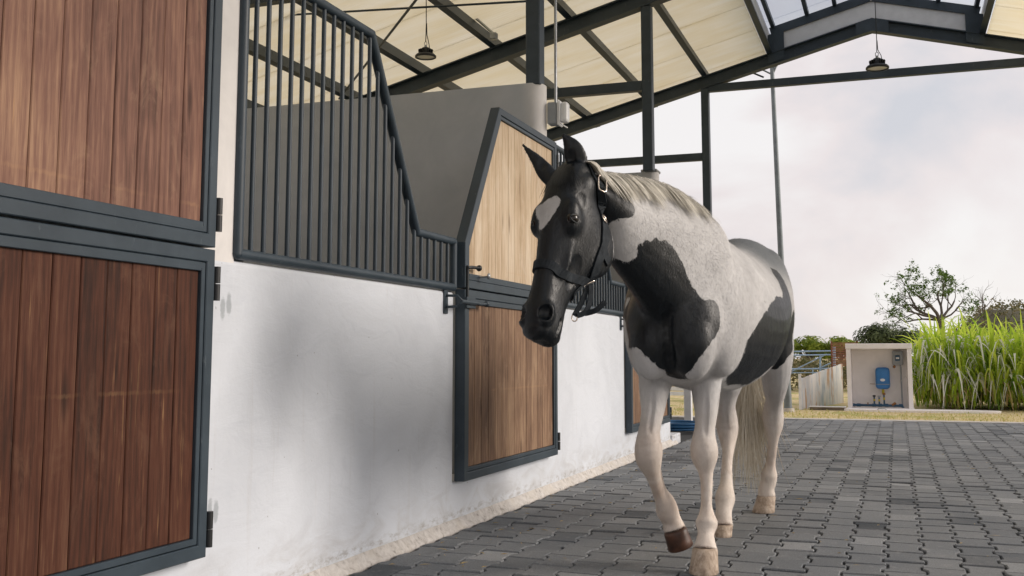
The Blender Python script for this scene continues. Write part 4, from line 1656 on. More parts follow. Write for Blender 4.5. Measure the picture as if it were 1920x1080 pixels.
tm.tube([TB + V((0, -0.06, 0.06)), TB + V((0, 0.0, 0.02)), TB + V((-0.005, 0.05, -0.08)), TB + V((-0.01, 0.07, -0.28))], [0.04, 0.036, 0.03, 0.012], 12)
hpart(tm, 'tail', M['tail'])


# hooves
def mat_hoof():
    t = NT('hoof_horn')
    v = t.coord()
    n = t.noise(t.coord(scale=(1, 1, 0.3)), 60, 5, 0.7)
    b_ = t.noise(t.coord(scale=(1, 1, 3)), 14, 4, 0.6)
    col = t.ramp(n, (0.3, lin(140, 122, 106)), (0.55, lin(188, 170, 152)), (0.75, lin(212, 200, 186)))
    col = t.mix(t.math('MULTIPLY', t.smooth(b_, 0.52, 0.7), 0.45), col, lin(104, 84, 70))
    t.set(col, 0.6, spec=0.25)
    t.bump(n, 0.25, 0.004)
    return t.m


M['hoof'] = mat_hoof()
M['hoof_dark'] = plain('dark_hoof_horn', lin(84, 56, 42), 0.45, 0, 0.3, 22)


def hoof(c, b, rc, rb, ax=None, fdir=V((0.03, -1, 0)), label=None):
    """c coronet centre, b sole centre, radii there"""
    c, b = V(c), V(b)
    up_ = (c - b).normalized() if ax is None else ax.normalized()
    f_ = (fdir - up_ * fdir.dot(up_)).normalized()
    l_ = up_.cross(f_).normalized()
    mbx = MB()
    rg = []
    for (k, g) in ((0.0, 0.93), (0.06, 1.0), (0.35, 0.99), (0.7, 0.985), (0.92, 1.0), (1.0, 0.96), (1.06, 0.86)):
        p_ = b.lerp(c, k)
        r_ = (rb + (rc - rb) * k) * g
        row = []
        for i in range(24):
            a2 = 2 * math.pi * i / 24
            ca, sa = math.cos(a2), math.sin(a2)
            fr = r_ * 1.08 * sa if sa > 0 else r_ * 0.82 * math.copysign(abs(sa) ** 0.6, sa)
            row.append(p_ + l_ * (r_ * ca) + f_ * fr)
        rg.append(row)
    n = 24
    v_ = [q for r_ in rg for q in r_]
    mbx.add(v_, [(i * n + j, i * n + (j + 1) % n, (i + 1) * n + (j + 1) % n, (i + 1) * n + j) for i in range(len(rg) - 1) for j in range(n)], True)
    mbx.add(rg[0], [tuple(range(n))[::-1]])
    mbx.add(rg[-1], [tuple(range(n))])
    o = hpart(mbx, 'hoof', M['hoof_dark'] if label else M['hoof'], True)
    if label: o['label'] = label


def wpx(w, p_): return w / 2 * (p_ - CAM).dot(FWD) / FPX


c = at(1322, 1029, Y=4.61)
b = at(1319, 1064, Y=4.575); b.z = 0.001
hoof(c, b, wpx(47, c), wpx(56, b), V((0, 0, 1)))
c = at(1357, 984, Y=5.555)
b = at(1355, 1002, Y=5.52); b.z = 0.001
hoof(c, b, wpx(34, c), wpx(34, b), V((0, 0, 1)))
c = at(1437, 930, Y=6.475)
b = at(1431, 954, Y=6.45); b.z = 0.001
hoof(c, b, wpx(34, c), wpx(42, b), V((0, 0, 1)))
c = at(1266, 994, Y=4.72)
b = at(1277, 1027, Y=4.735)
hoof(c, b, wpx(44, c), wpx(48, b), None, V((-0.35, -0.8, -0.4)), 'dark brown hoof of the lifted foreleg')

# eyes
t = NT('dark_eye')
t.set((0.006, 0.004, 0.003, 1), 0.08, spec=0.5)
M['eye'] = t.m
for s in (-1, 1):
    mbx = MB().lathe([(0.0001, -0.019), (0.0134, -0.0134), (0.019, 0), (0.0134, 0.0134), (0.0001, 0.019)], (0, 0, 0), 20)
    mbx = MB()
    prof_ = [(0.025 * math.sin(math.pi * k / 12) + 1e-5, -0.025 * math.cos(math.pi * k / 12)) for k in range(13)]
    loc, n_, _, _ = HBVH.ray_cast(hp(0.345, 0.044, s * 0.3), -HLAT * s)
    mbx.lathe(prof_, loc - HLAT * s * (0.014 if s > 0 else 0.026), 20)
    hpart(mbx, 'eye', M['eye'])
    if s < 0: continue
    # eyelid rims
    lid = MB()
    for sg, rr in ((-1, 0.0042), (1, 0.0034)):
        pts = []
        for k in range(9):
            a2 = math.pi * k / 8
            pts.append(loc + HLAT * s * (-0.003 + 0.0065 * math.sin(a2)) + HF * (0.026 * math.cos(a2)) + HU * (sg * (0.0135 if sg < 0 else 0.0155) * math.sin(a2) + 0.003 * math.cos(a2)))
        lid.tube(pts, [0.002] + [rr] * 7 + [0.002], 8)
    hpart(lid, 'eyelid', M['forelock'])

# ------------------------------------------------------------------ halter
t = NT('dark_webbing')
wv = t.node('TexWave')
wv.inputs['Scale'].default_value = 160
t.l.new(t.coord(), wv.inputs['Vector'])
n_ = t.noise(t.coord(), 30, 4)
t.set(t.ramp(n_, (0.3, (0.012, 0.016, 0.02, 1)), (0.7, (0.035, 0.042, 0.05, 1))), 0.75, spec=0.2)
t.bump(wv.outputs['Fac'], 0.3, 0.002)
M['strap'] = t.m
t = NT('worn_chrome')
t.set((0.75, 0.66, 0.58, 1), 0.22, 1.0)
M['chrome'] = t.m
HALT = empty('halter', tuple(hp(0.6, 0, 0)))
tag(HALT, 'dark webbing halter with metal rings on the horse\'s head', 'halter')
HAO = -hp(0.6, 0, 0)


def strap(path, name, w=0.032, off=0.005, th=0.004, free=False, m=36):
    pts = [V(q) for q in resample([tuple(p_) for p_ in path], m)]
    nn = []
    if not free:
        new = []
        for p_ in pts:
            loc, n_, _, _ = HBVH.find_nearest(p_)
            new.append(loc + n_ * off)
            nn.append(n_)
        pts = new
        for _ in range(3):
            pts = [pts[0]] + [(pts[i - 1] + pts[i] * 2 + pts[i + 1]) / 4 for i in range(1, len(pts) - 1)] + [pts[-1]]
    else:
        nn = [V(free)] * len(pts)
    for _ in range(2):
        nn = [nn[0]] + [(nn[i - 1] + nn[i] + nn[i + 1]).normalized() for i in range(1, len(nn) - 1)] + [nn[-1]]
    v, f = [], []
    for i, p_ in enumerate(pts):
        tg = (pts[min(i + 1, m - 1)] - pts[max(i - 1, 0)]).normalized()
        s_ = tg.cross(nn[i]).normalized() * (w / 2)
        n_ = nn[i] * th
        e1_, e2_ = p_ - s_, p_ + s_
        if not free:
            l1, m1, _, _ = HBVH.find_nearest(e1_)
            l2, m2, _, _ = HBVH.find_nearest(e2_)
            e1_, e2_ = l1 + m1 * 0.003, l2 + m2 * 0.003
        v += [e1_, e2_, e2_ + n_ * 1.3, e1_ + n_ * 1.3]
        if i:
            a2, b2 = 4 * (i - 1), 4 * i
            for q in range(4): f.append((a2 + q, a2 + (q + 1) % 4, b2 + (q + 1) % 4, b2 + q))
    f += [(3, 2, 1, 0), (4 * m - 4, 4 * m - 3, 4 * m - 2, 4 * m - 1)]
    mbx = MB().add(v, f)
    return hpart(mbx, name, M['strap'], True, HAO, HALT)


def on_head(x, y):
    """the nearest spot of the head's near side at this height"""
    for k in range(60):
        l_, n_ = hit(x - k, y)
        if l_ is not None and l_.y < 3.99: return l_, n_
    return hp(0.5, -0.1, 0.07), HLAT


def S3(x, y): return on_head(x, y)[0]


def ring_obj(c, n_, upd, rx, ry, rw, name, sq=0.6):
    n_ = n_.normalized()
    u_ = (upd - n_ * upd.dot(n_)).normalized()
    s_ = n_.cross(u_)
    pts = []
    for k in range(25):
        a2 = 2 * math.pi * k / 24
        ca, sa = math.cos(a2), math.sin(a2)
        pts.append(c + s_ * rx * math.copysign(abs(ca) ** sq, ca) + u_ * ry * math.copysign(abs(sa) ** sq, sa))
    return hpart(MB().tube(pts, rw, 8, False), name, M['chrome'], False, HAO, HALT)


rN, nN = on_head(1104, 527)
rC, nC = on_head(1137, 412)
if rN is None: rN, nN = hp(0.66, -0.06, 0.05), HLAT
if rC is None: rC, nC = hp(0.3, -0.12, 0.07), HLAT
tN = (rN - POLL).dot(HU) / HL
# noseband all round the nose
loop = [rN]
for (tt, f_, l_) in ((0.65, 0.0, 0.08), (0.625, 0.05, 0.065), (0.612, 0.08, 0.0), (0.62, 0.05, -0.065), (0.635, 0.0, -0.08), (0.66, -0.07, -0.065)):
    loop.append(hp(tt, f_, l_))
strap(loop, 'noseband', 0.033)
strap([hp(0.66, -0.06, -0.055), hp(0.685, -0.1, -0.03), hp(0.69, -0.11, 0.0), hp(0.685, -0.1, 0.03), rN], 'jaw_strap', 0.022)
strap([rN, S3(1118, 500), S3(1130, 465), S3(1136, 438), rC], 'cheek_strap', 0.036)
strap([rC, S3(1131, 375) or rC, S3(1124, 345), S3(1116, 322) or POLL, POLL + V((0.0, 0.06, 0.05)), hp(0.0, -0.07, -0.06), hp(0.3, -0.12, -0.09)], 'crown_strap', 0.033)
strap([hp(0.3, -0.12, -0.09), hp(0.5, -0.12, -0.07), hp(0.66, -0.06, -0.055)], 'cheek_strap', 0.033)
strap([rC, hp(0.38, -0.16, 0.06), hp(0.42, -0.18, 0.0), hp(0.38, -0.16, -0.06), hp(0.3, -0.12, -0.09)], 'throat_strap', 0.033)
ring_obj(rN + nN * 0.01, nN, HU, 0.017, 0.02, 0.0035, 'ring')
ring_obj(rC + nC * 0.01, nC, HU, 0.017, 0.017, 0.0035, 'ring', 0.9)
bk, bn = on_head(1126, 347)
if bk is not None:
    ring_obj(bk + bn * 0.012, bn, HU + V((0.1, 0, 0)), 0.019, 0.035, 0.003, 'buckle', 0.5)
# loose chin strap with lead ring
e0 = rN + nN * 0.008
e1 = at(1076, 592, Y=e0.y - 0.03)
strap([e0, e0.lerp(e1, 0.5) + V((0.0, 0, -0.008)), e1], 'chin_strap', 0.02, free=(0.75, -0.66, 0))
strap([e0 + V((0.004, 0, -0.01)), at(1106, 560, Y=e0.y), at(1098, 584, Y=e0.y - 0.01), at(1082, 592, Y=e0.y - 0.03)], 'chin_strap', 0.02, free=(0.75, -0.66, 0))
strap([at(1096, 588, Y=e0.y - 0.01), at(1116, 582, Y=e0.y), at(1134, 566, Y=e0.y + 0.01)], 'strap_end', 0.02, free=(0.75, -0.66, 0))
ring_obj(at(1077, 596, Y=e0.y - 0.03), V((0.6, -0.8, 0.1)), V((0, 0, 1)), 0.011, 0.013, 0.0025, 'lead_ring', 1.0)

# ------------------------------------------------------------------ meter niche beyond the paving
NX0, NX1, NY0, NY1, NZ = -0.80, 0.245, 19.15, 19.75, 1.115
NI = empty('meter_niche', (-0.28, 19.4, 0))
tag(NI, 'white masonry niche, open at the front, holding water and electric meters', 'niche')
NIO = V((0.28, -19.4, 0))
M['whitepaint'] = plain('white_limewash', lin(238, 233, 231), 0.85, 0, 0.03, 5)
hpart(MB().box((NX0, NY0, 0), (NX0 + 0.07, NY1, NZ - 0.091), 0.004), 'side_wall', M['whitepaint'], origin=NIO, parent=NI)
hpart(MB().box((NX1 - 0.07, NY0, 0), (NX1, NY1, NZ - 0.091), 0.004), 'side_wall', M['whitepaint'], origin=NIO, parent=NI)
hpart(MB().box((NX0 - 0.01, NY0 - 0.01, NZ - 0.09), (NX1 + 0.01, NY1 + 0.01, NZ), 0.006), 'roof_slab', M['whitepaint'], origin=NIO, parent=NI)
hpart(MB().box((NX0 + 0.071, NY1 - 0.07, 0), (NX1 - 0.071, NY1, NZ - 0.091)), 'back_wall', M['whitepaint'], origin=NIO, parent=NI)
hpart(MB().box((NX0 - 0.02, NY0 - 0.05, -0.02), (NX1 + 0.02, NY1, 0.03), 0.006), 'base', M['whitepaint'], origin=NIO, parent=NI)
YB = NY1 - 0.071
# slab in front
mbx = MB()
sl = []
for k in range(28):
    a_ = 2 * math.pi * k / 28
    sl.append((0.35 + 1.2 * math.copysign(abs(math.cos(a_)) ** 0.7, math.cos(a_)), 18.86 + 0.25 * math.sin(a_)))
mbx.add([(x, y, -0.01) for x, y in sl] + [(x, y, 0.03) for x, y in sl], [tuple(range(28, 56))] + [(i, (i + 1) % 28, 28 + (i + 1) % 28, 28 + i) for i in range(28)])
o = mbx.build('concrete_slab', M['whitepaint'])
tag(o, 'low pale concrete slab on the dry grass before the white niche', 'slab')
hpart(MB().tube([(-0.32, 18.68, 0.03), (-0.3, 18.65, 0.05), (-0.2, 18.65, 0.05), (-0.18, 18.68, 0.03)], 0.008, 8), 'handle', M['galv'], origin=V((0, 0, 0)), parent=o)
# blue tank
M['blue'] = plain('blue_plastic', lin(52, 118, 180), 0.4, 0, 0.06)
M['pipeblue'] = plain('dark_blue_pipe', lin(36, 78, 108), 0.4, 0, 0.1)
M['yellow'] = plain('yellow_tape', lin(196, 176, 40), 0.6, 0, 0.1)
M['brass'] = plain('brass_fitting', lin(150, 104, 60), 0.4, 0.5, 0.1)
tc_ = at(1655, 709, Y=YB - 0.12)
TK = empty('pressure_tank', tuple(tc_))
tag(TK, 'blue rounded plastic tank with a white oval badge inside the niche', 'tank')
mbx = MB()
rg = []
for (z_, k) in ((-0.185, 0.55), (-0.178, 0.75), (-0.16, 0.92), (-0.13, 1.0), (0.12, 1.0), (0.155, 0.94), (0.175, 0.8), (0.185, 0.5)):
    rg.append([V((0.118 * k * math.copysign(abs(math.cos(a_)) ** 0.55, math.cos(a_)), 0.1 * k * math.copysign(abs(math.sin(a_)) ** 0.55, math.sin(a_)), z_)) for a_ in [2 * math.pi * i / 32 for i in range(32)]])
n = 32
mbx.add([p_ for r_ in rg for p_ in r_], [(i * n + j, i * n + (j + 1) % n, (i + 1) * n + (j + 1) % n, (i + 1) * n + j) for i in range(len(rg) - 1) for j in range(n)], True)
mbx.add(rg[-1], [tuple(range(n))]).add(rg[0], [tuple(range(n))[::-1]])
mbx.build('shell', M['blue'], TK)
MB().add([V((0.04 * math.cos(2 * math.pi * i / 20) - 0.0, -0.1035, -0.03 + 0.024 * math.sin(2 * math.pi * i / 20))) for i in range(20)] + [V((0.04 * math.cos(2 * math.pi * i / 20), -0.0985, -0.03 + 0.024 * math.sin(2 * math.pi * i / 20))) for i in range(20)], [tuple(range(20))] + [(i, (i + 1) % 20, 20 + (i + 1) % 20, 20 + i) for i in range(20)]).build('badge', M['whiteplastic'], TK)
MB().box((-0.125, -0.108, -0.106), (0.122, -0.097, -0.098)).build('band', M['greyplastic'], TK)
MB().tube([(-0.21, -0.104, -0.096), (-0.126, -0.104, -0.099)], 0.004, 8).build('hose_stub', M['brass'], TK)
MB().tube([(0.0, 0.0, -0.185), (0.0, 0, -0.27)], 0.022, 12).build('outlet', M['yellow'], TK)
# electric meter
mc = at(1683, 671, Y=YB - 0.06)
EM = empty('electric_meter', tuple(mc))
tag(EM, 'small grey electric meter box with a blue window inside the niche', 'meter')
MB().box((-0.085, -0.05, -0.12), (0.085, 0.055, 0.12), 0.012).build('case', M['greyplastic'], EM)
MB().box((-0.04, -0.06, -0.05), (0.035, -0.045, 0.045), 0.004).build('window', M['pipeblue'], EM)
MB().box((-0.028, -0.064, -0.02), (0.024, -0.0595, 0.012)).build('dial', M['whiteplastic'], EM)
MB().lathe([(0.0001, -0.02), (0.025, -0.018), (0.025, 0.02), (0.0001, 0.022)], (-0.06, -0.02, -0.15), 14, (0, 1, 0)).build('knob', M['brass'], EM)
MB().tube([(0.045, 0.0, -0.12), (0.045, 0.0, -0.5), (0.05, 0.0, -0.82)], 0.014, 10).build('conduit', M['greyplastic'], EM)
# manifold
pc = at(1645, 763, Y=YB - 0.2)
MF = empty('pipe_manifold', tuple(pc))
tag(MF, 'dark blue pipe manifold with three upright valves on the niche floor', 'pipes')
MB().tube([(-0.42, 0, -0.02), (-0.41, 0, 0.02), (-0.38, 0, 0.03), (0.4, 0, 0.025), (0.42, 0, -0.02)], 0.02, 12).build('header', M['pipeblue'], MF)
for q in (-0.4, -0.3, -0.05, 0.05, 0.15, 0.38):
    MB().tube([(q - 0.03, 0, 0.03), (q + 0.03, 0, 0.03)], 0.027, 12).build('coupling', M['pipeblue'], MF)
for q, h_, c_ in ((-0.045, 0.2, M['black']), (0.035, 0.19, M['galv']), (0.115, 0.24, M['brass'])):
    r_ = MB().tube([(q, 0, 0.03), (q, 0, h_)], 0.014, 10).build('riser', M['pipeblue'], MF)
    MB().tube([(q, 0, h_ * 0.5), (q, 0, h_ * 0.68)], 0.0165, 10).build('tape', M['yellow'], r_)
    MB().tube([(q, 0, h_ * 0.86), (q, 0, h_)], 0.024, 12).build('valve', c_, r_)
MB().tube([(0.24, -0.01, 0.03), (0.3, -0.01, 0.075)], 0.022, 10).build('meter_body', M['brass'], MF)
MB().tube([(-0.15, -0.01, 0.03), (-0.15, -0.01, 0.075)], 0.01, 10).build('bleed_valve', M['brass'], MF)

# ------------------------------------------------------------------ pole, fences, hose
M['polemat'] = plain('weathered_steel_pole', lin(120, 128, 132), 0.55, 0.3, 0.12, 6)
pb, pt = at(1478, 772, Z=0.0), at(1447, 118, Y=18.2)
PO = empty('steel_pole', tuple(pb))
tag(PO, 'tall thin leaning steel pole standing behind the horse\'s rump', 'pole')
MB().tube([(0, 0, -0.05), (0, 0, 0.02), (pt - pb) * 0.3, pt - pb], [0.072, 0.066, 0.05, 0.034], 14).build('shaft', M['polemat'], PO)
MB().tube([(0, 0, -0.05), (0, 0, 0.06)], 0.1, 14).build('foot', M['concrete'], PO)
q = pt - pb
MB().tube([q * 0.965, q + V((0.17, 0, 0.16))], 0.02, 8).build('brace', M['polemat'], PO)
MB().tube([q * 0.965, q + V((-0.36, 0, 0.02))], 0.014, 8).build('brace', M['polemat'], PO)


def mat_sheet():
    t = NT('rusting_white_sheet')
    v = t.coord()
    n = t.noise(t.coord(scale=(3, 1, 0.3)), 5, 5, 0.65, 0.3)
    n2 = t.noise(t.coord(scale=(2.2, 1, 0.2)), 2.3, 4, 0.6)
    col = t.ramp(n, (0.32, lin(176, 188, 202)), (0.55, lin(226, 224, 222)))
    geo = t.node('NewGeometry')
    sp = t.node('SeparateXYZ')
    t.l.new(t.coord(), sp.inputs[0])
    rust = t.smooth(t.math('ADD', n2, t.math('MULTIPLY', t.math('SUBTRACT', n, 0.5), 0.5)), 0.52, 0.6)
    col = t.mix(t.math('MULTIPLY', rust, 0.8), col, t.ramp(n, (0.3, lin(128, 78, 44)), (0.7, lin(196, 156, 112))))
    t.set(col, 0.7, spec=0.2)
    return t.m


M['sheet'] = mat_sheet()
M['rustslat'] = plain('rust_brown_metal', lin(128, 78, 52), 0.7, 0, 0.2, 14)
M['bluesteel'] = plain('pale_blue_painted_steel', lin(150, 176, 206), 0.5, 0, 0.1)
M['whitefence'] = plain('white_fence_paint', lin(226, 226, 228), 0.6, 0, 0.05)
SF = empty('sheet_fence', (-1.2, 20.5, 0))
tag(SF, 'low fence of white corrugated sheets streaked with rust beside the niche', 'fence')
SFO = V((1.2, -20.5, 0))
# corrugated sheets run back towards the niche, top edge rising
A, Bp = V((-1.55, 19.0, 0)), V((-1.0, 22.0, 0))
ns = 6
for k in range(ns):
    a_, b_ = A.lerp(Bp, k / ns + 0.002), A.lerp(Bp, (k + 1) / ns - 0.002)
    v, f = [], []
    mseg = 16
    d = (b_ - a_)
    nn_ = V((d.y, -d.x, 0)).normalized()
    for j in range(mseg + 1):
        p_ = a_.lerp(b_, j / mseg) + nn_ * (0.018 * math.sin(j * math.pi / 2))
        h_ = 0.52 + 0.24 * (k + j / mseg) / ns + 0.015 * noise.noise(V((k * 3.1, j * 0.6, 0)))
        for (o_, z_) in ((0, 0.0), (0, h_), (0.006, h_), (0.006, 0.0)):
            q = p_ + nn_ * o_
            v.append((q.x, q.y, z_))
        if j:
            for q in range(4): f.append((4 * (j - 1) + q, 4 * (j - 1) + (q + 1) % 4, 4 * j + (q + 1) % 4, 4 * j + q))
    hpart(MB().add(v, f, False), 'sheet', M['sheet'], True, SFO, SF)
hpart(MB().bar((-1.56, 18.93, 0), (-1.56, 18.93, 0.6), 0.045, 0.045, (0, 1, 0)), 'post', M['whitefence'], origin=SFO, parent=SF)
# slatted rust brown vent panel behind the niche corner
VP_ = empty('slatted_panel', (-0.95, 22.3, 0))
tag(VP_, 'rust brown horizontally slatted metal panel peeping out left of the niche', 'panel')
for k in range(14):
    z_ = 0.72 + k * 0.034
    MB().bar((-0.26, 0, z_), (0.2, 0.3, z_), 0.012, 0.022).build('slat', M['rustslat'], VP_)
MB().bar((-0.26, 0.05, 0), (-0.26, 0.05, 1.2), 0.03, 0.03, (0, 1, 0)).build('post', M['rustslat'], VP_)
MB().bar((0.22, 0.35, 0), (0.22, 0.35, 1.2), 0.03, 0.03, (0, 1, 0)).build('post', M['rustslat'], VP_)
# pale blue steel railing behind
RA = empty('steel_railing', (-2.2, 23.5, 0))
tag(RA, 'pale blue tubular steel railing with diagonal braces behind the sheet fence', 'railing')
def rl(a_, b_, r_=0.016, nm='rail'):
    p_, q_ = at(*a_, Y=23.5), at(*b_, Y=23.5)
    o_ = V((-2.2, 23.5, 0))
    MB().tube([p_ - o_, q_ - o_], r_, 8).build(nm, M['bluesteel'], RA)
rl((1380, 661), (1564, 658)); rl((1380, 668), (1564, 665)); rl((1380, 693), (1564, 691)); rl((1380, 701), (1564, 698), 0.01)
rl((1564, 650), (1565, 765), 0.028, 'post'); rl((1538, 664), (1538, 765), 0.018, 'post'); rl((1524, 690), (1524, 765), 0.012, 'post'); rl((1440, 660), (1440, 765), 0.018, 'post')
rl((1485, 696), (1550, 664), 0.012, 'brace'); rl((1537, 690), (1564, 678), 0.012, 'brace'); rl((1440, 690), (1484, 664), 0.012, 'brace')
# low board lying in the grass
WB = empty('timber_sill', (-1.05, 18.95, 0))
tag(WB, 'weathered timber sill with pale top lying at the fence foot', 'board')
MB().box((-0.36, -0.05, 0.0), (0.22, 0.05, 0.045), 0.004).build('beam', plain('grey_timber', lin(120, 108, 96), 0.85, 0, 0.2), WB)
MB().box((-0.37, -0.07, 0.046), (0.23, 0.06, 0.062), 0.003).build('cap', M['whitefence'], WB)
# white board fence behind the legs
WF = empty('white_board_fence', (-3.6, 22, 0))
tag(WF, 'white horizontal board fence seen between the horse\'s front legs', 'fence')
for k in range(8):
    z_ = 0.1 + k * 0.1
    MB().box((-6, -0.012, z_), (1.2, 0.012, z_ + 0.075), 0.002).build('board', M['whitefence'], WF)
for k in range(6):
    MB().box((-5.9 + k * 1.4, 0.013, 0), (-5.82 + k * 1.4, 0.08, 0.95), 0.003).build('post', M['whitefence'], WF)
# stout white post
wp = at(1291, 792, Z=0.0)
WP = empty('white_post', tuple(wp))
tag(WP, 'stout white gate post standing beside the coiled hose', 'post')
k_ = (wp - CAM).dot(FWD) / FPX
MB().box((-7 * k_, -7 * k_, -0.02), (7 * k_, 7 * k_, 0.88), 0.012).build('shaft', M['whitefence'], WP)
MB().box((-8.5 * k_, -8.5 * k_, 0.881), (8.5 * k_, 8.5 * k_, 0.92), 0.01).build('cap', M['whitefence'], WP)
# coiled hose
hc = at(1278, 806, Z=0.02)
pts = []
for k in range(260):
    a_ = k / 260 * 2 * math.pi * 7
    lay = int(k / 260 * 7)
    r_ = 0.30 + 0.03 * math.sin(k * 0.05) - 0.02 * (lay % 3)
    pts.append((r_ * math.cos(a_), r_ * 0.9 * math.sin(a_), 0.016 + 0.021 * (lay * 0.55) + 0.006 * math.sin(a_ * 1.3)))
HS = MB().tube(pts, 0.012, 8).build('garden_hose', plain('blue_hose', lin(40, 92, 136), 0.4, 0, 0.15, 3))
HS.location = hc
tag(HS, 'blue garden hose coiled on the paving at the end of the wall', 'hose')
MB().tube([(0.27, -0.1, 0.1), (0.34, -0.2, 0.1), (0.4, -0.22, 0.08)], [0.013, 0.018, 0.024], 10).build('nozzle', M['black'], HS)

# ------------------------------------------------------------------ vegetation
M['cane'] = mat_leaf('cane_grass_leaf', lin(140, 176, 40), lin(226, 236, 104), 0.55)
M['canepale'] = mat_leaf('pale_leaf_back', lin(206, 208, 192), lin(244, 242, 238), 0.3, 0.45)
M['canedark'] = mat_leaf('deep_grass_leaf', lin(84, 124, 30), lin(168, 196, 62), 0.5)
M['dryleaf'] = mat_leaf('dry_leaf', lin(150, 124, 74), lin(206, 182, 130), 0.2)


def blade(mbx, p_, ang, h_, reach, w, droop, seg=6):
    d = V((math.cos(ang), math.sin(ang), 0))
    s_ = V((-d.y, d.x, 0))
    v, f = [], []
    for i in range(seg + 1):
        t_ = i / seg
        z_ = h_ * (1.55 * t_ - droop * t_ * t_ * t_)
        q = p_ + d * (reach * t_ ** 1.5) + V((0, 0, z_))
        ww = w * (0.55 + 0.9 * t_ if t_ < 0.4 else 0.91 * (1 - ((t_ - 0.4) / 0.6) ** 1.6)) + 0.0008
        tw = s_ * math.cos(t_ * 1.1) + V((0, 0, 1)) * math.sin(t_ * 1.1) * 0.5
        v += [q - tw * ww / 2, q + tw * ww / 2]
        if i: f.append((2 * i - 2, 2 * i - 1, 2 * i + 1, 2 * i))
    mbx.add(v, f, True)


rg_ = random.Random(11)
sets = {'cane': MB(), 'canepale': MB(), 'canedark': MB(), 'dryleaf': MB()}
for k in range(18000):
    x = rg_.uniform(0.33, 9.0)
    y = 19.6 + abs(rg_.gauss(0, 1.3)) + 0.12 * noise.noise(V((x * 1.7, 0, 0)))
    u = rg_.random()
    top = 0.98 + 0.14 * noise.noise(V((x * 0.8, y * 0.5, 3)))
    toward = rg_.gauss(-math.pi / 2, 1.0) if u < 0.7 else rg_.uniform(0, 6.3)
    if x < 0.7: top *= 0.8 + 0.2 * (x - 0.3) / 0.4
    r_ = rg_.random()
    if r_ < 0.42:
        blade(sets['cane'], V((x, y, rg_.uniform(0.1, 0.85) * top)), toward, rg_.uniform(0.45, 0.95) * top, rg_.uniform(0.15, 0.6), rg_.uniform(0.028, 0.065), rg_.uniform(0.4, 1.5))
    elif r_ < 0.58:
        blade(sets['canepale'], V((x, y, rg_.uniform(0.25, 1.05) * top)), toward, rg_.uniform(0.3, 0.6) * top, rg_.uniform(0.3, 0.7), rg_.uniform(0.035, 0.075), rg_.uniform(1.5, 2.8), 8)
    elif r_ < 0.92:
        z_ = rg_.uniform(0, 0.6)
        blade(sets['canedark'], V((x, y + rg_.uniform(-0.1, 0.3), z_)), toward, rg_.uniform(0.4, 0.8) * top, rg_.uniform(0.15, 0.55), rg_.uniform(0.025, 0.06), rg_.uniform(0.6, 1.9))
    else:
        blade(sets['dryleaf'], V((x, y - 0.05, rg_.uniform(0, 0.35))), toward, rg_.uniform(0.2, 0.6), rg_.uniform(0.15, 0.5), rg_.uniform(0.012, 0.03), rg_.uniform(1.2, 2.2))
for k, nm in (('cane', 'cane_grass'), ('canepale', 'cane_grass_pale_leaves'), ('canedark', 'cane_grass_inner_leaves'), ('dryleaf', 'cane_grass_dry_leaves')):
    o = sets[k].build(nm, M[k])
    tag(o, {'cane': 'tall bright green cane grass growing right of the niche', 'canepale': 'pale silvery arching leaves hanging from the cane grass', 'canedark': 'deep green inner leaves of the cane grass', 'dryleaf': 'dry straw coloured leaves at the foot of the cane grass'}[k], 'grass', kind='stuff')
# tufts on the verge
vg = MB()
for k in range(6000):
    x, y = rg_.uniform(-6, 8), YEND + 0.25 + abs(rg_.gauss(0, 1.6))
    if 18.5 < y < 19.9 and -1.0 < x < 1.7: continue
    blade(vg, V((x, y, -0.005)), rg_.uniform(0, 6.3), rg_.uniform(0.02, 0.055), rg_.uniform(0.01, 0.05), rg_.uniform(0.006, 0.012), 0.9, 3)
M['turf'] = mat_leaf('short_turf', lin(150, 158, 60), lin(214, 196, 140), 0.3)
tag(vg.build('short_grass', M['turf']), 'short patchy grass along the edge of the paving', 'grass', kind='stuff')


def leaf_quad(mbx, p_, n_, s_):
    n_ = n_.normalized()
    a_ = n_.orthogonal().normalized()
    a_ = Matrix.Rotation(rg_.uniform(0, 6.3), 3, n_) @ a_
    b_ = n_.cross(a_)
    k = n_ * s_ * 0.22
    mbx.add([p_ - a_ * s_, p_ + b_ * s_ * 0.45 + k, p_ + a_ * s_, p_ - b_ * s_ * 0.45 + k], [(0, 1, 2), (0, 2, 3)])


def rand_dir():
    while True:
        q = V((rg_.uniform(-1, 1), rg_.uniform(-1, 1), rg_.uniform(-1, 1)))
        if 0.01 < q.length < 1: return q.normalized()


def branch(mbx, tips, p_, d, ln, r_, depth, bend=0.25, upb=0.12):
    pts, rs = [p_], [r_]
    q = p_.copy()
    dd = d.normalized()
    for i in range(4):
        dd = (dd + rand_dir() * bend + V((0, 0, upb))).normalized()
        q = q + dd * ln / 4
        pts.append(q.copy())
        rs.append(r_ * (1 - 0.13 * (i + 1)))
    mbx.tube(pts, rs, 6 if depth > 1 else 4, False)
    if depth == 0:
        tips.append((pts[-1], dd))
        tips.append((pts[-2], dd))
        return
    for i in range(3 if depth > 1 else 3):
        k = (2, 3, 4)[i]
        nd = (dd + rand_dir() * 0.95).normalized()
        branch(mbx, tips, pts[k], nd, ln * rg_.uniform(0.55, 0.78), rs[k] * 0.66, depth - 1, bend, upb)


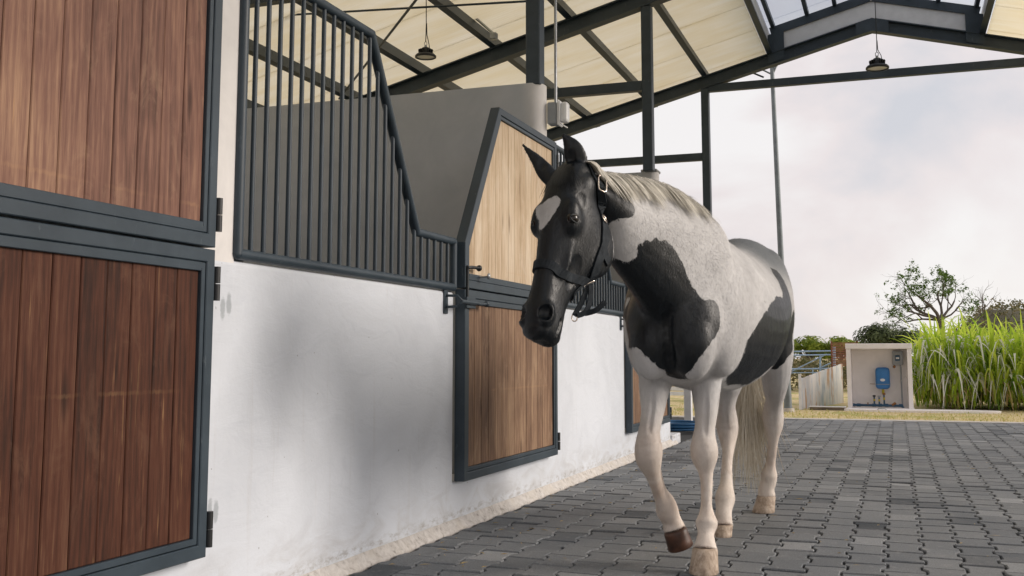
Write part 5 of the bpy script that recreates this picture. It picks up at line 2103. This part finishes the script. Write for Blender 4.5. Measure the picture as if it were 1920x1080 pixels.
# half-bare tree above the cane grass
rg_.seed(21)
TR = empty('sparse_tree', (1.35, 34, 0))
tag(TR, 'half bare spreading tree with a few leaf clumps above the cane grass', 'tree')
tr, tips = MB(), []
tr.tube([(0, 0, -0.1), (0.03, 0, 0.7), (-0.05, 0, 1.5), (-0.08, 0, 1.95)], [0.13, 0.11, 0.09, 0.075], 8)
for (dx, dz, ln, r_) in ((-1.0, 0.35, 0.95, 0.045), (-0.75, 0.75, 1.0, 0.05), (-0.3, 1.0, 1.05, 0.055), (0.15, 1.0, 0.95, 0.05), (0.55, 0.8, 0.8, 0.045), (-1.0, 0.1, 1.0, 0.04), (0.9, 0.35, 0.7, 0.035)):
    branch(tr, tips, V((-0.08, 0, 1.95)), V((dx, rg_.uniform(-.5, .5), dz)), ln, r_, 3, 0.3, 0.03)
tr.build('trunk', M['bark'], TR)
lf = MB()
cl = [V((-0.75, 0, 3.25)), V((-0.2, 0, 3.45)), V((0.12, 0, 2.85)), V((-0.75, 0, 2.55)), V((-0.3, 0, 2.3)), V((0.5, 0, 2.5)), V((-1.1, 0, 2.35))]
for (p_, d_) in tips:
    near = min((p_.x - c_.x) ** 2 + (p_.z - c_.z) ** 2 for c_ in cl)
    if near > 0.2 and rg_.random() > 0.1: continue
    for k in range(14):
        leaf_quad(lf, p_ + rand_dir() * rg_.uniform(0.02, 0.12), rand_dir() + V((0, 0, 0.8)), rg_.uniform(0.022, 0.05))
M['leafdark'] = mat_leaf('dark_green_leaf', (0.04, 0.085, 0.014, 1), (0.14, 0.24, 0.035, 1), 0.35)
M['leaflime'] = mat_leaf('yellow_green_leaf', (0.1, 0.16, 0.012, 1), (0.34, 0.4, 0.05, 1), 0.35)
M['leafbrown'] = mat_leaf('brownish_scrub_leaf', (0.06, 0.08, 0.025, 1), (0.24, 0.2, 0.1, 1), 0.3)
M['leafgrey'] = mat_leaf('grey_green_leaf', (0.05, 0.075, 0.03, 1), (0.13, 0.16, 0.07, 1), 0.2)
lf.build('crown', M['leafdark'], TR)
# second, nearly bare one beside it
T2 = empty('bare_tree', (2.5, 34.6, 0))
tag(T2, 'small bare twiggy tree right of the half bare tree', 'tree')
tr, tips = MB(), []
tr.tube([(0, 0, -0.1), (0.0, 0, 1.2), (0.03, 0, 2.0)], [0.07, 0.055, 0.04], 6)
for (dx, dz, ln, r_) in ((-0.3, 1.0, 0.6, 0.026), (0.25, 1.0, 0.65, 0.026), (0.9, 0.5, 0.6, 0.022), (-0.7, 0.6, 0.5, 0.022)):
    branch(tr, tips, V((0.03, 0, 2.0)), V((dx, rg_.uniform(-.4, .4), dz)), ln, r_, 2, 0.25, 0.05)
tr.build('trunk', M['bark'], T2)


def bush(name, label, cx, cy, cz, rx, ry, rz_, n, mat, size, trunk=True, cat='tree', group=None, lobes=9):
    o = empty(name, (cx, cy, 0))
    tag(o, label, cat, group)
    m_ = MB()
    lob = []
    for k in range(lobes):
        d = rand_dir()
        lob.append((V((d.x * rx * 0.62, d.y * ry * 0.6, abs(d.z) * rz_ * 0.62)), rg_.uniform(0.32, 0.55)))
    for k in range(n):
        c_, s_ = lob[rg_.randrange(lobes)]
        d = rand_dir()
        q = rg_.random() ** 0.35
        p_ = c_ + V((d.x * rx * s_, d.y * ry * s_, d.z * rz_ * s_)) * q
        if noise.noise(p_ * (3.2 / rx) + V((cx, cy, 0))) < -0.28: continue
        leaf_quad(m_, V((p_.x, p_.y, cz + p_.z)), d + V((0, 0, 0.6)), size * rg_.uniform(0.6, 1.3))
    m_.build('crown', mat, o)
    t_ = MB()
    t_.tube([(0, 0, -0.1), (0.02 * rx, 0, cz * 0.6), (0, 0, cz + rz_ * 0.2)], [0.07 * rx + 0.02, 0.055 * rx + 0.015, 0.03 * rx], 7)
    for k in range(lobes):
        c_, s_ = lob[k]
        t_.tube([(0, 0, cz * 0.7), (c_.x * 0.5, c_.y * 0.5, cz + c_.z * 0.4), (c_.x, c_.y, cz + c_.z)], [0.03 * rx, 0.02 * rx, 0.008 * rx], 5, False)
    t_.build('trunk', M['bark'], o)
    return o


def spot(px, py, Y_): return at(px, py, Y=Y_)


rg_.seed(5)
p_ = spot(1672, 640, 42)
bush('round_tree', 'dark round-crowned tree rising behind the white niche', p_.x, 42, p_.z - 0.2, 1.45, 1.2, 1.0, 6500, M['leafgrey'], 0.075)
for (px, py, rx, rz_, lab) in ((1512, 646, 1.05, 0.62, 'bright yellow-green tree behind the railing, next to the pole'), (1575, 645, 0.85, 0.55, 'bright yellow-green tree just left of the niche roof')):
    p_ = spot(px, py, 38)
    bush('yellow_green_tree', lab, p_.x, 38, p_.z - 0.3, rx, 1.0, rz_, 3600, M['leaflime'], 0.07, group='yellow green trees behind the railing')
p_ = spot(1520, 700, 34)
sc = MB()
for k in range(9000):
    x = rg_.uniform(-7, 0.6)
    y = rg_.uniform(28, 33)
    h_ = 0.95 + 0.25 * noise.noise(V((x * 0.9, y * 0.4, 1))) + 0.15 * noise.noise(V((x * 3, y, 1)))
    leaf_quad(sc, V((x, y, rg_.random() ** 0.5 * h_ - 0.15)), rand_dir() + V((0, 0, 0.7)), rg_.uniform(0.04, 0.09))
tag(sc.build('low_scrub', M['leafbrown']), 'low green and brown scrub behind the pale blue railing', 'scrub', kind='stuff')
# scrub covered hill on the right
hv, hf_ = [], []
nx, ny = 50, 14
for j in range(ny + 1):
    for i in range(nx + 1):
        x, y = -2 + 46 * i / nx, 40 + 30 * j / ny
        u = min(1, max(0, (x - 0.8) / 4.0))
        z_ = 3.3 * (u * u * (3 - 2 * u)) * math.sin(min(1, (j / ny) * 1.6) * math.pi / 2) + 0.25 * noise.noise(V((x * 0.4, y * 0.3, 0)))
        hv.append((x, y, z_ - 0.1))
hf_ = [(j * (nx + 1) + i, j * (nx + 1) + i + 1, (j + 1) * (nx + 1) + i + 1, (j + 1) * (nx + 1) + i) for j in range(ny) for i in range(nx)]
tag(MB().add(hv, hf_, True).build('hillside', plain('scrub_soil', lin(74, 70, 46), 0.95)), kind='structure')
hs = MB()
for k in range(22000):
    i = rg_.randrange(len(hf_))
    q = [V(hv[a_]) for a_ in hf_[i]]
    u, w = rg_.random(), rg_.random()
    p_ = q[0].lerp(q[1], u).lerp(q[3].lerp(q[2], u), w)
    h_ = 0.45 + 0.45 * noise.noise(V((p_.x * 0.9, p_.y * 0.6, 5)))
    leaf_quad(hs, p_ + V((0, 0, rg_.random() * max(0.15, h_))), rand_dir() + V((0, 0, 0.6)), rg_.uniform(0.05, 0.13))
tag(hs.build('hill_scrub', M['leafbrown']), 'brownish green scrub covering the hill behind the cane grass', 'scrub', kind='stuff')
# straw and leaf litter lying on the paving
lt = MB()
for k in range(420):
    x, y = rg_.uniform(XW + 0.06, 3.6), rg_.uniform(2.6, 15.8)
    if rg_.random() < 0.45: x = XW + 0.06 + abs(rg_.gauss(0, 0.35))
    a_, ln_, w_ = rg_.uniform(0, 6.3), rg_.uniform(0.012, 0.06), rg_.uniform(0.0015, 0.005)
    d_ = V((math.cos(a_), math.sin(a_), 0)) * ln_ / 2
    s_ = V((-d_.y, d_.x, 0)).normalized() * w_
    z_ = 0.0045
    lt.add([V((x, y, z_)) - d_, V((x, y, z_ + 0.004)) + s_, V((x, y, z_ + 0.001)) + d_, V((x, y, z_ + 0.003)) - s_], [(0, 3, 2, 1)])
tag(lt.build('straw_litter', M['dryleaf']), 'bits of straw and dry leaf scattered on the pavers', 'litter', kind='stuff')
